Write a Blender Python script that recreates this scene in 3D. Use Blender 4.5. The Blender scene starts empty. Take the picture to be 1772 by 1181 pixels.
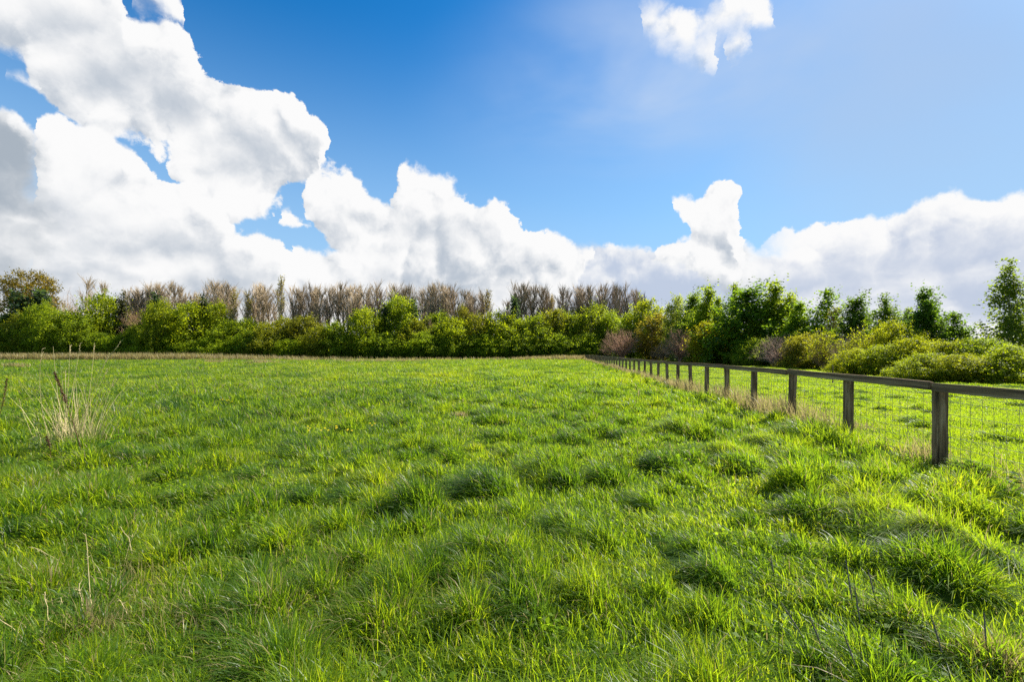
import bpy, bmesh, math, random
import numpy as np
from mathutils import Vector, Matrix, noise as mnoise

R = math.radians
scene = bpy.context.scene
COL = scene.collection

# ------------------------------------------------------------------ camera
EYE = 1.57                       # eye height above the meadow
FX, CX, HY = 788.0, 886.0, 611.0  # focal length, centre column and horizon row of the 1772 x 1181 photograph
cam_d = bpy.data.cameras.new("camera")
cam_d.sensor_width = 36.0
cam_d.lens = 36.0 * FX / 1772.0
cam_d.shift_y = (HY - 590.5) / 1772.0
cam_d.clip_start, cam_d.clip_end = 0.05, 3000.0
cam = bpy.data.objects.new("camera", cam_d)
COL.objects.link(cam)
cam.location = (0, 0, EYE)
cam.rotation_euler = (R(90), 0, 0)
scene.camera = cam

# ------------------------------------------------------------------ exposure
vs = scene.view_settings
vs.view_transform = 'Standard'
vs.look = 'None'
vs.gamma = 1.0
vs.use_curve_mapping = False
vs.exposure = 1.15
scene.cycles.use_denoising = False

# ------------------------------------------------------------------ sun
SUN_EL, SUN_AZ = R(44), R(63)     # azimuth clockwise from the view direction (+Y)
SUN = Vector((math.sin(SUN_AZ) * math.cos(SUN_EL), math.cos(SUN_AZ) * math.cos(SUN_EL), math.sin(SUN_EL)))
sun_d = bpy.data.lights.new("sun", 'SUN')
sun_d.energy = 5.0
sun_d.angle = R(0.53)
sun_d.color = (1.0, 0.95, 0.86)
sun = bpy.data.objects.new("sun", sun_d)
COL.objects.link(sun)
sun.rotation_euler = SUN.to_track_quat('Z', 'Y').to_euler()
sun.location = (60, 40, 60)

# ------------------------------------------------------------------ sky with clouds (world)
world = bpy.data.worlds.new("World")
scene.world = world
world.use_nodes = True
W = world.node_tree
W.nodes.clear()


class NT:
    """Small helper that wires nodes together."""
    def __init__(self, tree):
        self.t = tree

    def new(self, kind, **kw):
        n = self.t.nodes.new(kind)
        for k, v in kw.items():
            setattr(n, k, v)
        return n

    def put(self, sock, v):
        if hasattr(v, 'node'):
            self.t.links.new(v, sock)
        else:
            sock.default_value = v

    def math(self, op, a, b=0.0, c=0.0, clamp=False):
        n = self.new('ShaderNodeMath', operation=op, use_clamp=clamp)
        for i, v in enumerate((a, b, c)):
            if i < len(n.inputs):
                self.put(n.inputs[i], v)
        return n.outputs[0]

    def vmath(self, op, a, b=(0, 0, 0), out=0):
        n = self.new('ShaderNodeVectorMath', operation=op)
        self.put(n.inputs[0], a)
        if op == 'SCALE':
            self.put(n.inputs['Scale'], b)
        else:
            self.put(n.inputs[1], b)
        return n.outputs['Value'] if out else n.outputs[0]

    def smooth(self, v, lo, hi, a=0.0, b=1.0):
        n = self.new('ShaderNodeMapRange', interpolation_type='SMOOTHSTEP')
        for i, x in enumerate((v, lo, hi, a, b)):
            self.put(n.inputs[i], x)
        return n.outputs[0]

    def lin(self, v, lo, hi, a=0.0, b=1.0, clamp=True):
        n = self.new('ShaderNodeMapRange', clamp=clamp)
        for i, x in enumerate((v, lo, hi, a, b)):
            self.put(n.inputs[i], x)
        return n.outputs[0]

    def mix(self, f, a, b, blend='MIX'):
        n = self.new('ShaderNodeMix', data_type='RGBA', blend_type=blend)
        self.put(n.inputs[0], f)
        for s, v in ((n.inputs[6], a), (n.inputs[7], b)):
            self.put(s, v if hasattr(v, 'node') else (v[0], v[1], v[2], 1.0))
        return n.outputs[2]

    def noise(self, vec, scale, detail=5.0, rough=0.55, lac=2.0, dist=0.0):
        n = self.new('ShaderNodeTexNoise', noise_dimensions='3D')
        self.put(n.inputs['Vector'], vec)
        for k, v in (('Scale', scale), ('Detail', detail), ('Roughness', rough), ('Lacunarity', lac), ('Distortion', dist)):
            n.inputs[k].default_value = v
        return n.outputs['Fac']

    def voro(self, vec, scale, detail=1.5, rough=0.5, smooth=0.35):
        n = self.new('ShaderNodeTexVoronoi', voronoi_dimensions='3D', feature='SMOOTH_F1')
        self.put(n.inputs['Vector'], vec)
        n.inputs['Scale'].default_value = scale
        n.inputs['Detail'].default_value = detail
        n.inputs['Roughness'].default_value = rough
        n.inputs['Smoothness'].default_value = smooth
        return n.outputs['Distance']


w = NT(W)
geo = w.new('ShaderNodeTexCoord').outputs['Generated']     # view direction in the world
dirn = w.vmath('NORMALIZE', geo)
sep = w.new('ShaderNodeSeparateXYZ')
w.put(sep.inputs[0], dirn)
dx, dy, dz = sep.outputs
ysafe = w.math('MAXIMUM', dy, 0.12)
comb = w.new('ShaderNodeCombineXYZ')
w.put(comb.inputs[0], w.math('DIVIDE', dx, ysafe))
w.put(comb.inputs[1], w.math('DIVIDE', dz, ysafe))
UV = comb.outputs[0]                                       # position on the northern sky: (tan azimuth, slope), units of the focal length


U_LO, U_HI = (-260 - CX) / FX, (2032 - CX) / FX
U_SPAN = U_HI - U_LO


def profile(x01, pts, outside):
    """A silhouette: photo rows over photo columns as one curve node; gives the slope dz/dy."""
    n = w.new('ShaderNodeFloatCurve')
    w.put(n.inputs['Value'], x01)
    pts = sorted(pts)
    pts = [(pts[0][0] - 3, outside)] + list(pts) + [(pts[-1][0] + 3, outside)]
    xy = [(((px - CX) / FX - U_LO) / U_SPAN, min(1.0, max(0.0, (HY - py + 40) / 1000.0))) for px, py in pts]
    xy = [p for p in xy if 0.0 < p[0] < 1.0]
    xy = [(0.0, xy[0][1])] + xy + [(1.0, xy[-1][1])]
    c = n.mapping.curves[0]
    while len(c.points) < len(xy):
        c.points.new(0.5, 0.5)
    for p, (x, y) in zip(c.points, xy):
        p.location = (x, y)
        p.handle_type = 'VECTOR'
    n.mapping.update()
    return n.outputs[0]                     # 0..1 = 40 px below the horizon .. 960 px above it


def blob_field(uv, blobs):
    """Signed distance to a union of soft level ellipses on the sky, in units of 100 photo pixels."""
    out = None
    for px, py, rx, ry in blobs:
        x, y = (px - CX) / FX, (HY - py) / FX
        m = w.new('ShaderNodeVectorMath', operation='MULTIPLY_ADD')
        w.put(m.inputs[0], uv)
        m.inputs[1].default_value = (FX / rx, FX / ry, 0)
        m.inputs[2].default_value = (-x * FX / rx, -y * FX / ry, 0)
        ln = w.vmath('LENGTH', m.outputs[0], out=1)
        k = min(rx, ry) / 100.0
        d = w.math('MULTIPLY_ADD', ln, -k, k)
        out = d if out is None else w.math('MAXIMUM', out, d)
    return out


# the air wobbles every outline: two scales of warp, then a billowing relief evaluated here and a step towards the sun
def colour_noise(vec, scale, detail, rough):
    n = w.new('ShaderNodeTexNoise', noise_dimensions='3D')
    w.put(n.inputs['Vector'], vec)
    n.inputs['Scale'].default_value = scale
    n.inputs['Detail'].default_value = detail
    n.inputs['Roughness'].default_value = rough
    return w.vmath('SUBTRACT', n.outputs['Color'], (0.5, 0.5, 0.5))


wob = colour_noise(dirn, 11.0, 8.0, 0.64)
pw = w.vmath('ADD', dirn, w.vmath('SCALE', wob, 0.05))


def relief(offset):
    p = w.vmath('ADD', pw, offset)
    n = w.new('ShaderNodeTexNoise', noise_dimensions='3D', noise_type='RIDGED_MULTIFRACTAL', normalize=False)
    w.put(n.inputs['Vector'], p)
    n.inputs['Scale'].default_value = 11.0
    n.inputs['Detail'].default_value = 4.0
    n.inputs['Roughness'].default_value = 0.55
    n.inputs['Offset'].default_value = 0.9
    n.inputs['Gain'].default_value = 1.0
    n1 = w.noise(p, 9.0, detail=6.0, rough=0.58)
    a = w.math('MULTIPLY_ADD', n.outputs['Fac'], -0.30, 0.30)
    return w.math('MULTIPLY_ADD', w.math('SUBTRACT', n1, 0.5), 1.3, a), n1


R0, N0 = relief((0, 0, 0))
R1, N1 = relief((0.016, 0.0, 0.020))
soft = w.noise(dirn, 3.2, detail=3.0, rough=0.5)
layers = w.noise(w.vmath('MULTIPLY', pw, (1.0, 1.0, 3.4)), 4.5, detail=3.0, rough=0.5)   # flat layering low down
edgy = w.smooth(w.noise(dirn, 6.0, detail=2.0), 0.38, 0.72, 0.45, 2.2)
lowdown = w.smooth(dz, 0.27, 0.06)


def place(offset, amount):
    v = w.vmath('ADD', w.vmath('ADD', UV, offset), w.vmath('SCALE', wob, amount))
    n = w.new('ShaderNodeSeparateXYZ')
    w.put(n.inputs[0], v)
    x01 = w.math('MULTIPLY_ADD', n.outputs[0], 1.0 / U_SPAN, -U_LO / U_SPAN)
    y01 = w.math('MULTIPLY_ADD', n.outputs[1], FX / 1000.0, 0.04)
    return v, x01, y01


V0, X0, Y0 = place((0, 0, 0), 0.105)
_, X1, Y1 = place((0.020, 0.026, 0), 0.105)

SKY_STRENGTH = 0.057
U = 1.0 / (SKY_STRENGTH * 2 ** vs.exposure)      # a cloud of value 1 * U shows as white
CLOUDS = [
    # far grey bank along the horizon
    dict(top=[(830, 440), (1000, 420), (1080, 425), (1150, 432), (1300, 440), (1500, 430), (1800, 400), (2030, 400)], bot=None,
         amp=0.10, edge=0.12, base=0.62, rim=0.15, grey=[(1150, 500, 160, 30)], shade=(0.53 * U, 0.61 * U, 0.76 * U), fade=(860, 980, 2100, 2200)),
    # long bank on the right with a bright upper rim
    dict(top=[(1290, 470), (1320, 425), (1350, 398), (1400, 392), (1450, 386), (1500, 375), (1530, 368), (1570, 366), (1620, 360), (1650, 345),
              (1700, 349), (1772, 336), (1900, 320), (2030, 330)], bot=None,
         amp=0.24, edge=0.055, base=0.95, rim=0.4, grey=[(1760, 480, 330, 95), (1560, 510, 260, 60)], shade=(0.55 * U, 0.62 * U, 0.76 * U), fade=(1285, 1400, 2100, 2200)),
    # tower right of centre: foot, then head
    dict(top=[(1128, 436), (1160, 425), (1190, 412), (1240, 395), (1290, 410), (1330, 440), (1350, 470)], bot=[(1128, 440), (1200, 470), (1260, 520), (1350, 520)],
         amp=0.22, edge=0.08, base=0.85, rim=0.5, grey=[(1240, 515, 120, 30)], fade=(1120, 1150, 1270, 1350)),
    dict(top=[(1162, 350), (1172, 335), (1195, 338), (1215, 352), (1230, 338), (1245, 322), (1265, 325), (1285, 345), (1298, 372), (1298, 420), (1290, 440)],
         bot=[(1162, 358), (1180, 378), (1194, 404), (1205, 450), (1290, 450)],
         amp=0.16, thin=-0.06, edge=0.06, base=0.95, rim=0.5, grey=[]),
    # upper left diagonal bank
    dict(top=[(-255, -200), (150, -120), (215, -20), (222, 26), (240, 33), (290, 45), (320, 62), (335, 90), (345, 116), (375, 130), (400, 130), (440, 150), (470, 157),
              (500, 164), (520, 190), (545, 214), (567, 236)],
         bot=[(-255, 60), (0, 85), (50, 103), (60, 150), (85, 176), (120, 210), (150, 238), (190, 256), (203, 240), (235, 241), (268, 262), (292, 260), (302, 304), (330, 330), (390, 384), (460, 374), (476, 350),
              (500, 322), (545, 298), (567, 262)],
         amp=0.26, edge=0.075, base=0.86, rim=0.5, grey=[(330, 165, 90, 40), (200, 130, 110, 35), (430, 265, 90, 40), (60, 60, 110, 30)]),
    dict(top=[(8, 120), (40, 122), (62, 136), (75, 150)], bot=[(8, 124), (40, 140), (75, 160)], amp=0.20, edge=0.12, base=0.95, rim=0.3, grey=[]),
    # middle bank, lower tongue and upper mass
    dict(top=[(508, 436), (560, 427), (620, 415), (760, 405), (900, 420), (1010, 440), (1060, 480)], bot=None,
         amp=0.22, edge=0.10, base=0.95, rim=0.4, grey=[(800, 485, 210, 20)], fade=(500, 530, 980, 1040)),
    dict(top=[(520, 330), (535, 294), (570, 285), (600, 295), (630, 320), (655, 340), (680, 347), (686, 320), (692, 295), (706, 283), (730, 290), (750, 305), (775, 300),
              (800, 325), (826, 353), (840, 342), (862, 340), (885, 360), (905, 385), (930, 403), (960, 415), (1000, 420), (1030, 432), (1034, 440)],
         bot=[(520, 345), (540, 392), (565, 408), (600, 440), (700, 470), (900, 500), (1000, 490), (1034, 446)],
         amp=0.24, edge=0.07, base=0.97, rim=0.5, grey=[(610, 375, 50, 30), (870, 465, 90, 22), (750, 400, 80, 30)]),
    # lower left bank, then the grey-bellied cloud at its left
    dict(top=[(58, 205), (75, 188), (100, 190), (125, 205), (160, 215), (200, 254), (240, 284), (265, 303), (300, 314), (330, 322), (350, 345), (390, 376), (402, 396),
              (430, 405), (450, 405), (480, 425), (500, 440), (530, 466), (560, 490), (600, 520)], bot=None, fade=(52, 70, 540, 610),
         amp=0.24, edge=0.07, base=0.92, rim=0.5, grey=[(250, 430, 200, 28), (130, 470, 190, 22), (330, 486, 230, 20), (60, 380, 90, 26), (430, 440, 60, 20)]),
    dict(top=[(-255, 220), (-100, 190), (0, 180), (28, 190), (50, 220), (78, 248), (90, 280), (130, 320)], bot=None, fade=(-900, -800, 62, 130),
         amp=0.14, edge=0.08, base=0.62, rim=0.7, grey=[(5, 256, 110, 62), (-100, 300, 120, 60)], shade=(0.40 * U, 0.46 * U, 0.53 * U)),
    # small torn clouds high on the right, scraps in the blue
    dict(top=[(1104, 35), (1122, 12), (1160, 10), (1200, 30), (1225, 55), (1240, 82)], bot=[(1104, 40), (1130, 56), (1170, 76), (1210, 96), (1240, 100)],
         amp=0.44, thin=0.0, edge=0.30, base=1.0, rim=0.3, grey=[]),
    dict(top=[(1205, 44), (1245, 20), (1258, -30), (1320, -30), (1345, 15), (1350, 35)], bot=[(1205, 50), (1250, 40), (1300, 40), (1350, 40)],
         amp=0.46, thin=0.02, edge=0.34, base=1.0, rim=0.3, grey=[]),
    dict(top=[(1250, 88), (1275, 64), (1304, 62)], bot=[(1250, 96), (1280, 88), (1304, 70)], amp=0.34, edge=0.20, base=1.0, rim=0.3, grey=[]),
    dict(top=[(225, -20), (260, -40), (300, -20), (318, 20)], bot=[(225, 0), (270, 16), (318, 36)], amp=0.40, edge=0.26, base=0.85, rim=0.3, grey=[]),
    dict(top=[(470, 372), (500, 362), (540, 378)], bot=[(470, 382), (510, 388), (540, 394)], amp=0.34, edge=0.14, base=0.98, rim=0.3, grey=[]),
]

sky = w.new('ShaderNodeTexSky', sky_type='NISHITA')
sky.sun_disc = False
sky.sun_elevation = SUN_EL
sky.sun_rotation = SUN_AZ
sky.altitude = 0
sky.air_density = 1.0
sky.dust_density = 0.6
sky.ozone_density = 2.5
hsv = w.new('ShaderNodeHueSaturation')
hsv.inputs['Saturation'].default_value = 1.45
hsv.inputs['Value'].default_value = 1.0
w.put(hsv.inputs['Color'], sky.outputs[0])
col = w.mix(1.0, hsv.outputs[0], (0.98, 1.36, 1.38), 'MULTIPLY')

white = (0.97 * U, 0.97 * U, 0.97 * U)
grey = (0.50 * U, 0.56 * U, 0.64 * U)

# thin high veil towards the sun
veil_n = w.noise(w.vmath('MULTIPLY', dirn, (1.0, 1.0, 2.2)), 2.1, detail=5.0, rough=0.5, dist=0.4)
vb = blob_field(UV, [(1350, 110, 420, 150), (1120, 170, 260, 120), (1700, 20, 420, 200), (1650, 230, 420, 230)])
veil = w.math('MULTIPLY', w.smooth(vb, -0.9, 1.2), w.smooth(veil_n, 0.22, 0.70))
col = w.mix(w.math('MULTIPLY', veil, 0.9), col, (0.44 * U, 0.58 * U, 0.86 * U))
vb2 = blob_field(UV, [(1330, 60, 330, 130), (1130, 140, 200, 90)])
veil2 = w.math('MULTIPLY', w.smooth(vb2, -0.7, 1.0), w.smooth(veil_n, 0.28, 0.74))
col = w.mix(w.math('MULTIPLY', veil2, 0.55), col, (0.66 * U, 0.76 * U, 0.90 * U))
col = w.mix(w.smooth(blob_field(UV, [(1640, 190, 480, 330)]), -0.4, 2.2, 0.0, 0.75), col, (0.36 * U, 0.53 * U, 0.83 * U))
# pale air low over the horizon
col = w.mix(w.smooth(dz, 0.62, 0.08, 0.0, 0.85), col, (0.42 * U, 0.66 * U, 0.94 * U))

front = w.smooth(dy, 0.14, 0.26)
for c in CLOUDS:
    # (each bank waits for the one behind it, which keeps the shader small enough to compile)
    late = w.vmath('SCALE', col, 1e-7)
    ls = w.new('ShaderNodeSeparateXYZ')
    w.put(ls.inputs[0], late)
    late = ls.outputs[0]

    def field(x, y):
        x = w.math('ADD', x, late)
        f = w.math('MULTIPLY', w.math('SUBTRACT', profile(x, c['top'], 700), y), 10.0)
        if c['bot']:
            f = w.math('MINIMUM', f, w.math('MULTIPLY', w.math('SUBTRACT', y, profile(x, c['bot'], -400)), 10.0))
        return f
    f0, f1 = field(X0, Y0), field(X1, Y1)
    h0 = w.math('MULTIPLY_ADD', R0, c['amp'] * 2.1, w.math('SUBTRACT', f0, c.get('thin', 0.05)))
    ew = w.math('MULTIPLY', edgy, c['edge'])
    alpha = w.smooth(h0, w.math('MULTIPLY', ew, -0.6), ew)
    if 'fade' in c:                                                   # where a bank thins out sideways
        l0, l1, r0, r1 = [((px - CX) / FX - U_LO) / U_SPAN for px in c['fade']]
        xx = w.math('MULTIPLY_ADD', R0, 0.05, X0)
        alpha = w.math('MULTIPLY', alpha, w.math('MULTIPLY', w.smooth(xx, l0, l1), w.smooth(xx, r1, r0)))
    rim = w.lin(w.math('SUBTRACT', f0, f1), -0.1, 0.35, -0.5, 1.0)
    near = w.smooth(f0, 0.75, 0.0)                                    # only near the outline
    tone = w.math('MULTIPLY_ADD', w.math('MULTIPLY', rim, near), c['rim'], c['base'] - 0.20)
    tone = w.math('MULTIPLY_ADD', w.math('SUBTRACT', R0, R1), w.smooth(f0, 1.1, 0.1, 0.9, 1.9), tone)
    tone = w.math('MULTIPLY_ADD', w.math('SUBTRACT', soft, 0.5), 0.7, tone)
    if c['grey']:
        g = blob_field(w.vmath('ADD', V0, w.vmath('SCALE', ls.outputs[1].node.inputs[0].links[0].from_socket, 1.0)), c['grey'])
        g = w.math('MULTIPLY_ADD', R0, 0.35, g)
        tone = w.math('SUBTRACT', tone, w.smooth(g, -0.35, 0.45, 0.0, 0.55))
    tone = w.math('MULTIPLY_ADD', w.math('MULTIPLY', w.math('SUBTRACT', layers, 0.56), lowdown), 2.2, tone)
    ccol = w.mix(w.smooth(tone, -0.15, 0.85), c.get('shade', grey), white)
    col = w.mix(w.math('MULTIPLY', alpha, front), col, ccol)

# scattered cloud over the rest of the sky, out of the photograph
back = w.math('MULTIPLY', w.smooth(w.math('ADD', N0, w.math('MULTIPLY', soft, 0.5)), 0.74, 0.90), w.smooth(dy, 0.2, 0.0))
back = w.math('MULTIPLY', back, w.smooth(dz, 0.0, 0.1))
col = w.mix(w.math('MULTIPLY', back, 0.8), col, (0.8 * U, 0.82 * U, 0.86 * U))

bg = w.new('ShaderNodeBackground')
w.put(bg.inputs['Color'], col)
bg.inputs['Strength'].default_value = SKY_STRENGTH
wo = w.new('ShaderNodeOutputWorld')
w.put(wo.inputs['Surface'], bg.outputs[0])
world.cycles.sampling_method = 'MANUAL'
world.cycles.sample_map_resolution = 512

# ------------------------------------------------------------------ helpers
rng = np.random.default_rng(11)


def px(x, depth):
    """World x of photo column x at a given depth."""
    return (x - CX) / FX * depth


def tag(o, label=None, cat=None, group=None, kind=None):
    for k, v in (('label', label), ('category', cat), ('group', group), ('kind', kind)):
        if v:
            o[k] = v
    return o


def link(o, parent=None):
    COL.objects.link(o)
    if parent is not None:
        o.parent = parent
    return o


def empty(name, loc, label=None, cat=None, group=None, rz=0.0):
    o = bpy.data.objects.new(name, None)
    o.empty_display_size = 0.2
    o.location = loc
    o.rotation_euler = (0, 0, rz)
    link(o)
    return tag(o, label, cat, group)


def np_mesh(name, verts, faces, mat, attrs=None, smooth=False):
    """verts (n,3); faces: list of int arrays (m,k)."""
    me = bpy.data.meshes.new(name)
    verts = np.asarray(verts, np.float32)
    if not isinstance(faces, (list, tuple)):
        faces = [faces]
    idx = np.concatenate([f.ravel() for f in faces]).astype(np.int32)
    tot = np.concatenate([np.full(len(f), f.shape[1], np.int32) for f in faces])
    start = np.concatenate([[0], np.cumsum(tot)[:-1]]).astype(np.int32)
    me.vertices.add(len(verts))
    me.vertices.foreach_set('co', verts.ravel())
    me.loops.add(len(idx))
    me.loops.foreach_set('vertex_index', idx)
    me.polygons.add(len(tot))
    me.polygons.foreach_set('loop_start', start)
    me.polygons.foreach_set('loop_total', tot)
    if smooth:
        me.polygons.foreach_set('use_smooth', np.ones(len(tot), bool))
    for k, v in (attrs or {}).items():
        a = me.attributes.new(k, 'FLOAT', 'POINT')
        a.data.foreach_set('value', np.asarray(v, np.float32))
    me.update(calc_edges=True)
    me.materials.append(mat)
    return me


def obj(name, me, parent=None):
    return link(bpy.data.objects.new(name, me), parent)


def vnoise(x, y, scale, seed=0):
    """Smooth value noise in 0..1."""
    x = np.asarray(x, np.float64) * scale + seed * 17.31
    y = np.asarray(y, np.float64) * scale + seed * 7.77
    xi, yi = np.floor(x), np.floor(y)
    fx, fy = x - xi, y - yi
    fx, fy = fx * fx * (3 - 2 * fx), fy * fy * (3 - 2 * fy)

    def h(a, b):
        v = np.sin(a * 127.1 + b * 311.7 + seed * 74.7) * 43758.5453
        return v - np.floor(v)
    return (h(xi, yi) * (1 - fx) + h(xi + 1, yi) * fx) * (1 - fy) + (h(xi, yi + 1) * (1 - fx) + h(xi + 1, yi + 1) * fx) * fy


def fnoise(x, y, scale, seed=0, octaves=3):
    t, a, s = 0, 0.5, 0
    for k in range(octaves):
        t = t + a * vnoise(x, y, scale * 2 ** k, seed + k)
        s += a
        a *= 0.5
    return t / s


# ------------------------------------------------------------------ materials
def new_mat(name):
    m = bpy.data.materials.new(name)
    m.use_nodes = True
    m.node_tree.nodes.clear()
    return m, NT(m.node_tree)


def ramp(n, fac, stops):
    r = n.new('ShaderNodeValToRGB')
    n.put(r.inputs[0], fac)
    e = r.color_ramp.elements
    while len(e) < len(stops):
        e.new(0.5)
    for el, (p, c) in zip(e, stops):
        el.position = p
        el.color = (*c, 1)
    return r.outputs[0]


def leafy_shader(n, colour, through, rough, spec, amount):
    """A thin leaf: it reflects one colour and lets a yellower one through."""
    p = n.new('ShaderNodeBsdfPrincipled')
    n.put(p.inputs['Base Color'], colour)
    n.put(p.inputs['Roughness'], rough)
    n.put(p.inputs['Specular IOR Level'], spec)
    t = n.new('ShaderNodeBsdfTranslucent')
    n.put(t.inputs['Color'], through)
    mx = n.new('ShaderNodeMixShader')
    mx.inputs[0].default_value = amount
    n.t.links.new(p.outputs[0], mx.inputs[1])
    n.t.links.new(t.outputs[0], mx.inputs[2])
    o = n.new('ShaderNodeOutputMaterial')
    n.t.links.new(mx.outputs[0], o.inputs['Surface'])


def attr(n, name):
    a = n.new('ShaderNodeAttribute', attribute_name=name)
    return a.outputs['Fac']


def make_grass_mat():
    m, n = new_mat("grass_blade")
    t = attr(n, "tone")
    c = ramp(n, t, [(0.0, (0.024, 0.062, 0.010)), (0.30, (0.060, 0.126, 0.012)), (0.60, (0.112, 0.180, 0.012)), (0.82, (0.168, 0.212, 0.012)),
                    (0.90, (0.30, 0.27, 0.09)), (1.0, (0.42, 0.33, 0.17))])
    th = ramp(n, t, [(0.0, (0.080, 0.175, 0.008)), (0.30, (0.225, 0.375, 0.010)), (0.60, (0.420, 0.560, 0.012)), (0.82, (0.560, 0.610, 0.014)),
                     (0.90, (0.36, 0.30, 0.10)), (1.0, (0.40, 0.30, 0.15))])
    leafy_shader(n, c, th, 0.38, 0.28, 0.58)
    return m


def make_leaf_mat(name="leaf", through=2.9, amount=0.56):
    m, n = new_mat(name)
    oi = n.new('ShaderNodeObjectInfo')
    t = attr(n, "tone")
    c = n.mix(1.0, oi.outputs['Color'], ramp(n, t, [(0.0, (0.66, 0.72, 0.8)), (0.5, (1.0, 1.0, 1.0)), (1.0, (1.28, 1.26, 1.0))]), 'MULTIPLY')
    th = n.mix(1.0, c, (through * 1.1, through, through * 0.45), 'MULTIPLY')
    leafy_shader(n, c, th, 0.55, 0.16, amount)
    return m


def make_plain_mat(name, stops, scale=6.0, rough=0.85, bump=0.3, stretch=(1, 1, 1), spec=0.25, dist=0.01, object_tint=False):
    m, n = new_mat(name)
    tc = n.new('ShaderNodeTexCoord').outputs['Object']
    v = n.vmath('MULTIPLY', tc, stretch)
    f = n.noise(v, scale, detail=6.0, rough=0.6)
    c = ramp(n, f, stops)
    if object_tint:
        oi = n.new('ShaderNodeObjectInfo')
        c = n.mix(1.0, c, oi.outputs['Color'], 'MULTIPLY')
    p = n.new('ShaderNodeBsdfPrincipled')
    n.put(p.inputs['Base Color'], c)
    p.inputs['Roughness'].default_value = rough
    p.inputs['Specular IOR Level'].default_value = spec
    if bump:
        b = n.new('ShaderNodeBump')
        b.inputs['Strength'].default_value = bump
        b.inputs['Distance'].default_value = dist
        n.put(b.inputs['Height'], f)
        n.t.links.new(b.outputs[0], p.inputs['Normal'])
    o = n.new('ShaderNodeOutputMaterial')
    n.t.links.new(p.outputs[0], o.inputs['Surface'])
    return m


M_GRASS = make_grass_mat()
M_LEAF = make_leaf_mat()
M_GROUND = make_plain_mat("meadow_soil", [(0.3, (0.022, 0.044, 0.006)), (0.55, (0.048, 0.082, 0.010)), (0.75, (0.070, 0.080, 0.020))], scale=1.4, bump=0.6, dist=0.03, rough=1.0, spec=0.02)
M_BARK = make_plain_mat("grey_bark", [(0.3, (0.22, 0.175, 0.135)), (0.7, (0.44, 0.37, 0.30))], scale=3.0, bump=0.2, object_tint=True)
M_WOOD = make_plain_mat("weathered_wood", [(0.34, (0.060, 0.038, 0.020)), (0.5, (0.200, 0.125, 0.058)), (0.66, (0.42, 0.29, 0.155))], scale=16.0, bump=0.7, stretch=(1, 1, 0.14), dist=0.006)
M_RAIL = make_plain_mat("weathered_rail", [(0.34, (0.065, 0.042, 0.024)), (0.5, (0.200, 0.128, 0.062)), (0.66, (0.42, 0.30, 0.165))], scale=16.0, bump=0.7, stretch=(1, 0.10, 1), dist=0.006)
M_WIRE = make_plain_mat("galvanised_wire", [(0.3, (0.10, 0.10, 0.095)), (0.7, (0.20, 0.20, 0.19))], scale=20, bump=0.0, rough=0.5, spec=0.5)
M_STRAW = make_plain_mat("dry_straw", [(0.3, (0.38, 0.29, 0.13)), (0.7, (0.66, 0.54, 0.29))], scale=8.0, bump=0.0, rough=0.6)
M_SEED = make_plain_mat("brown_seed", [(0.3, (0.035, 0.014, 0.008)), (0.7, (0.11, 0.045, 0.022))], scale=60.0, bump=0.4)
M_FOX = make_plain_mat("foxtail_seed", [(0.3, (0.10, 0.080, 0.065)), (0.7, (0.28, 0.24, 0.20))], scale=180.0, bump=0.6)
M_STEM = make_plain_mat("green_stem", [(0.3, (0.04, 0.07, 0.012)), (0.7, (0.08, 0.12, 0.02))], scale=20.0, bump=0.0, rough=0.5)
M_PETAL = make_plain_mat("yellow_petal", [(0.3, (0.75, 0.50, 0.01)), (0.7, (0.85, 0.65, 0.02))], scale=40.0, bump=0.0, rough=0.4)

# ------------------------------------------------------------------ lie of the land
FENCE_X0, FENCE_D0 = px(1628, 6.3), 6.3        # nearest post in view
FENCE_DIR = np.array([(970 - CX) / FX, 1.0])
FIELD_END = 104.0


def fence_x(y):
    return FENCE_X0 + (np.asarray(y) - FENCE_D0) * FENCE_DIR[0]


def land(x, y):
    """Gentle rise and fall of the ground, flat under the camera."""
    x, y = np.asarray(x, np.float64), np.asarray(y, np.float64)
    d = np.hypot(x, y)
    z = (fnoise(x, y, 0.07, 3) - 0.5) * 0.30 * np.clip((d - 4) / 30, 0, 1)
    z += (fnoise(x, y, 0.5, 5) - 0.5) * 0.12
    return z * np.clip(1.2 - d / 220, 0.2, 1)


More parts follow.
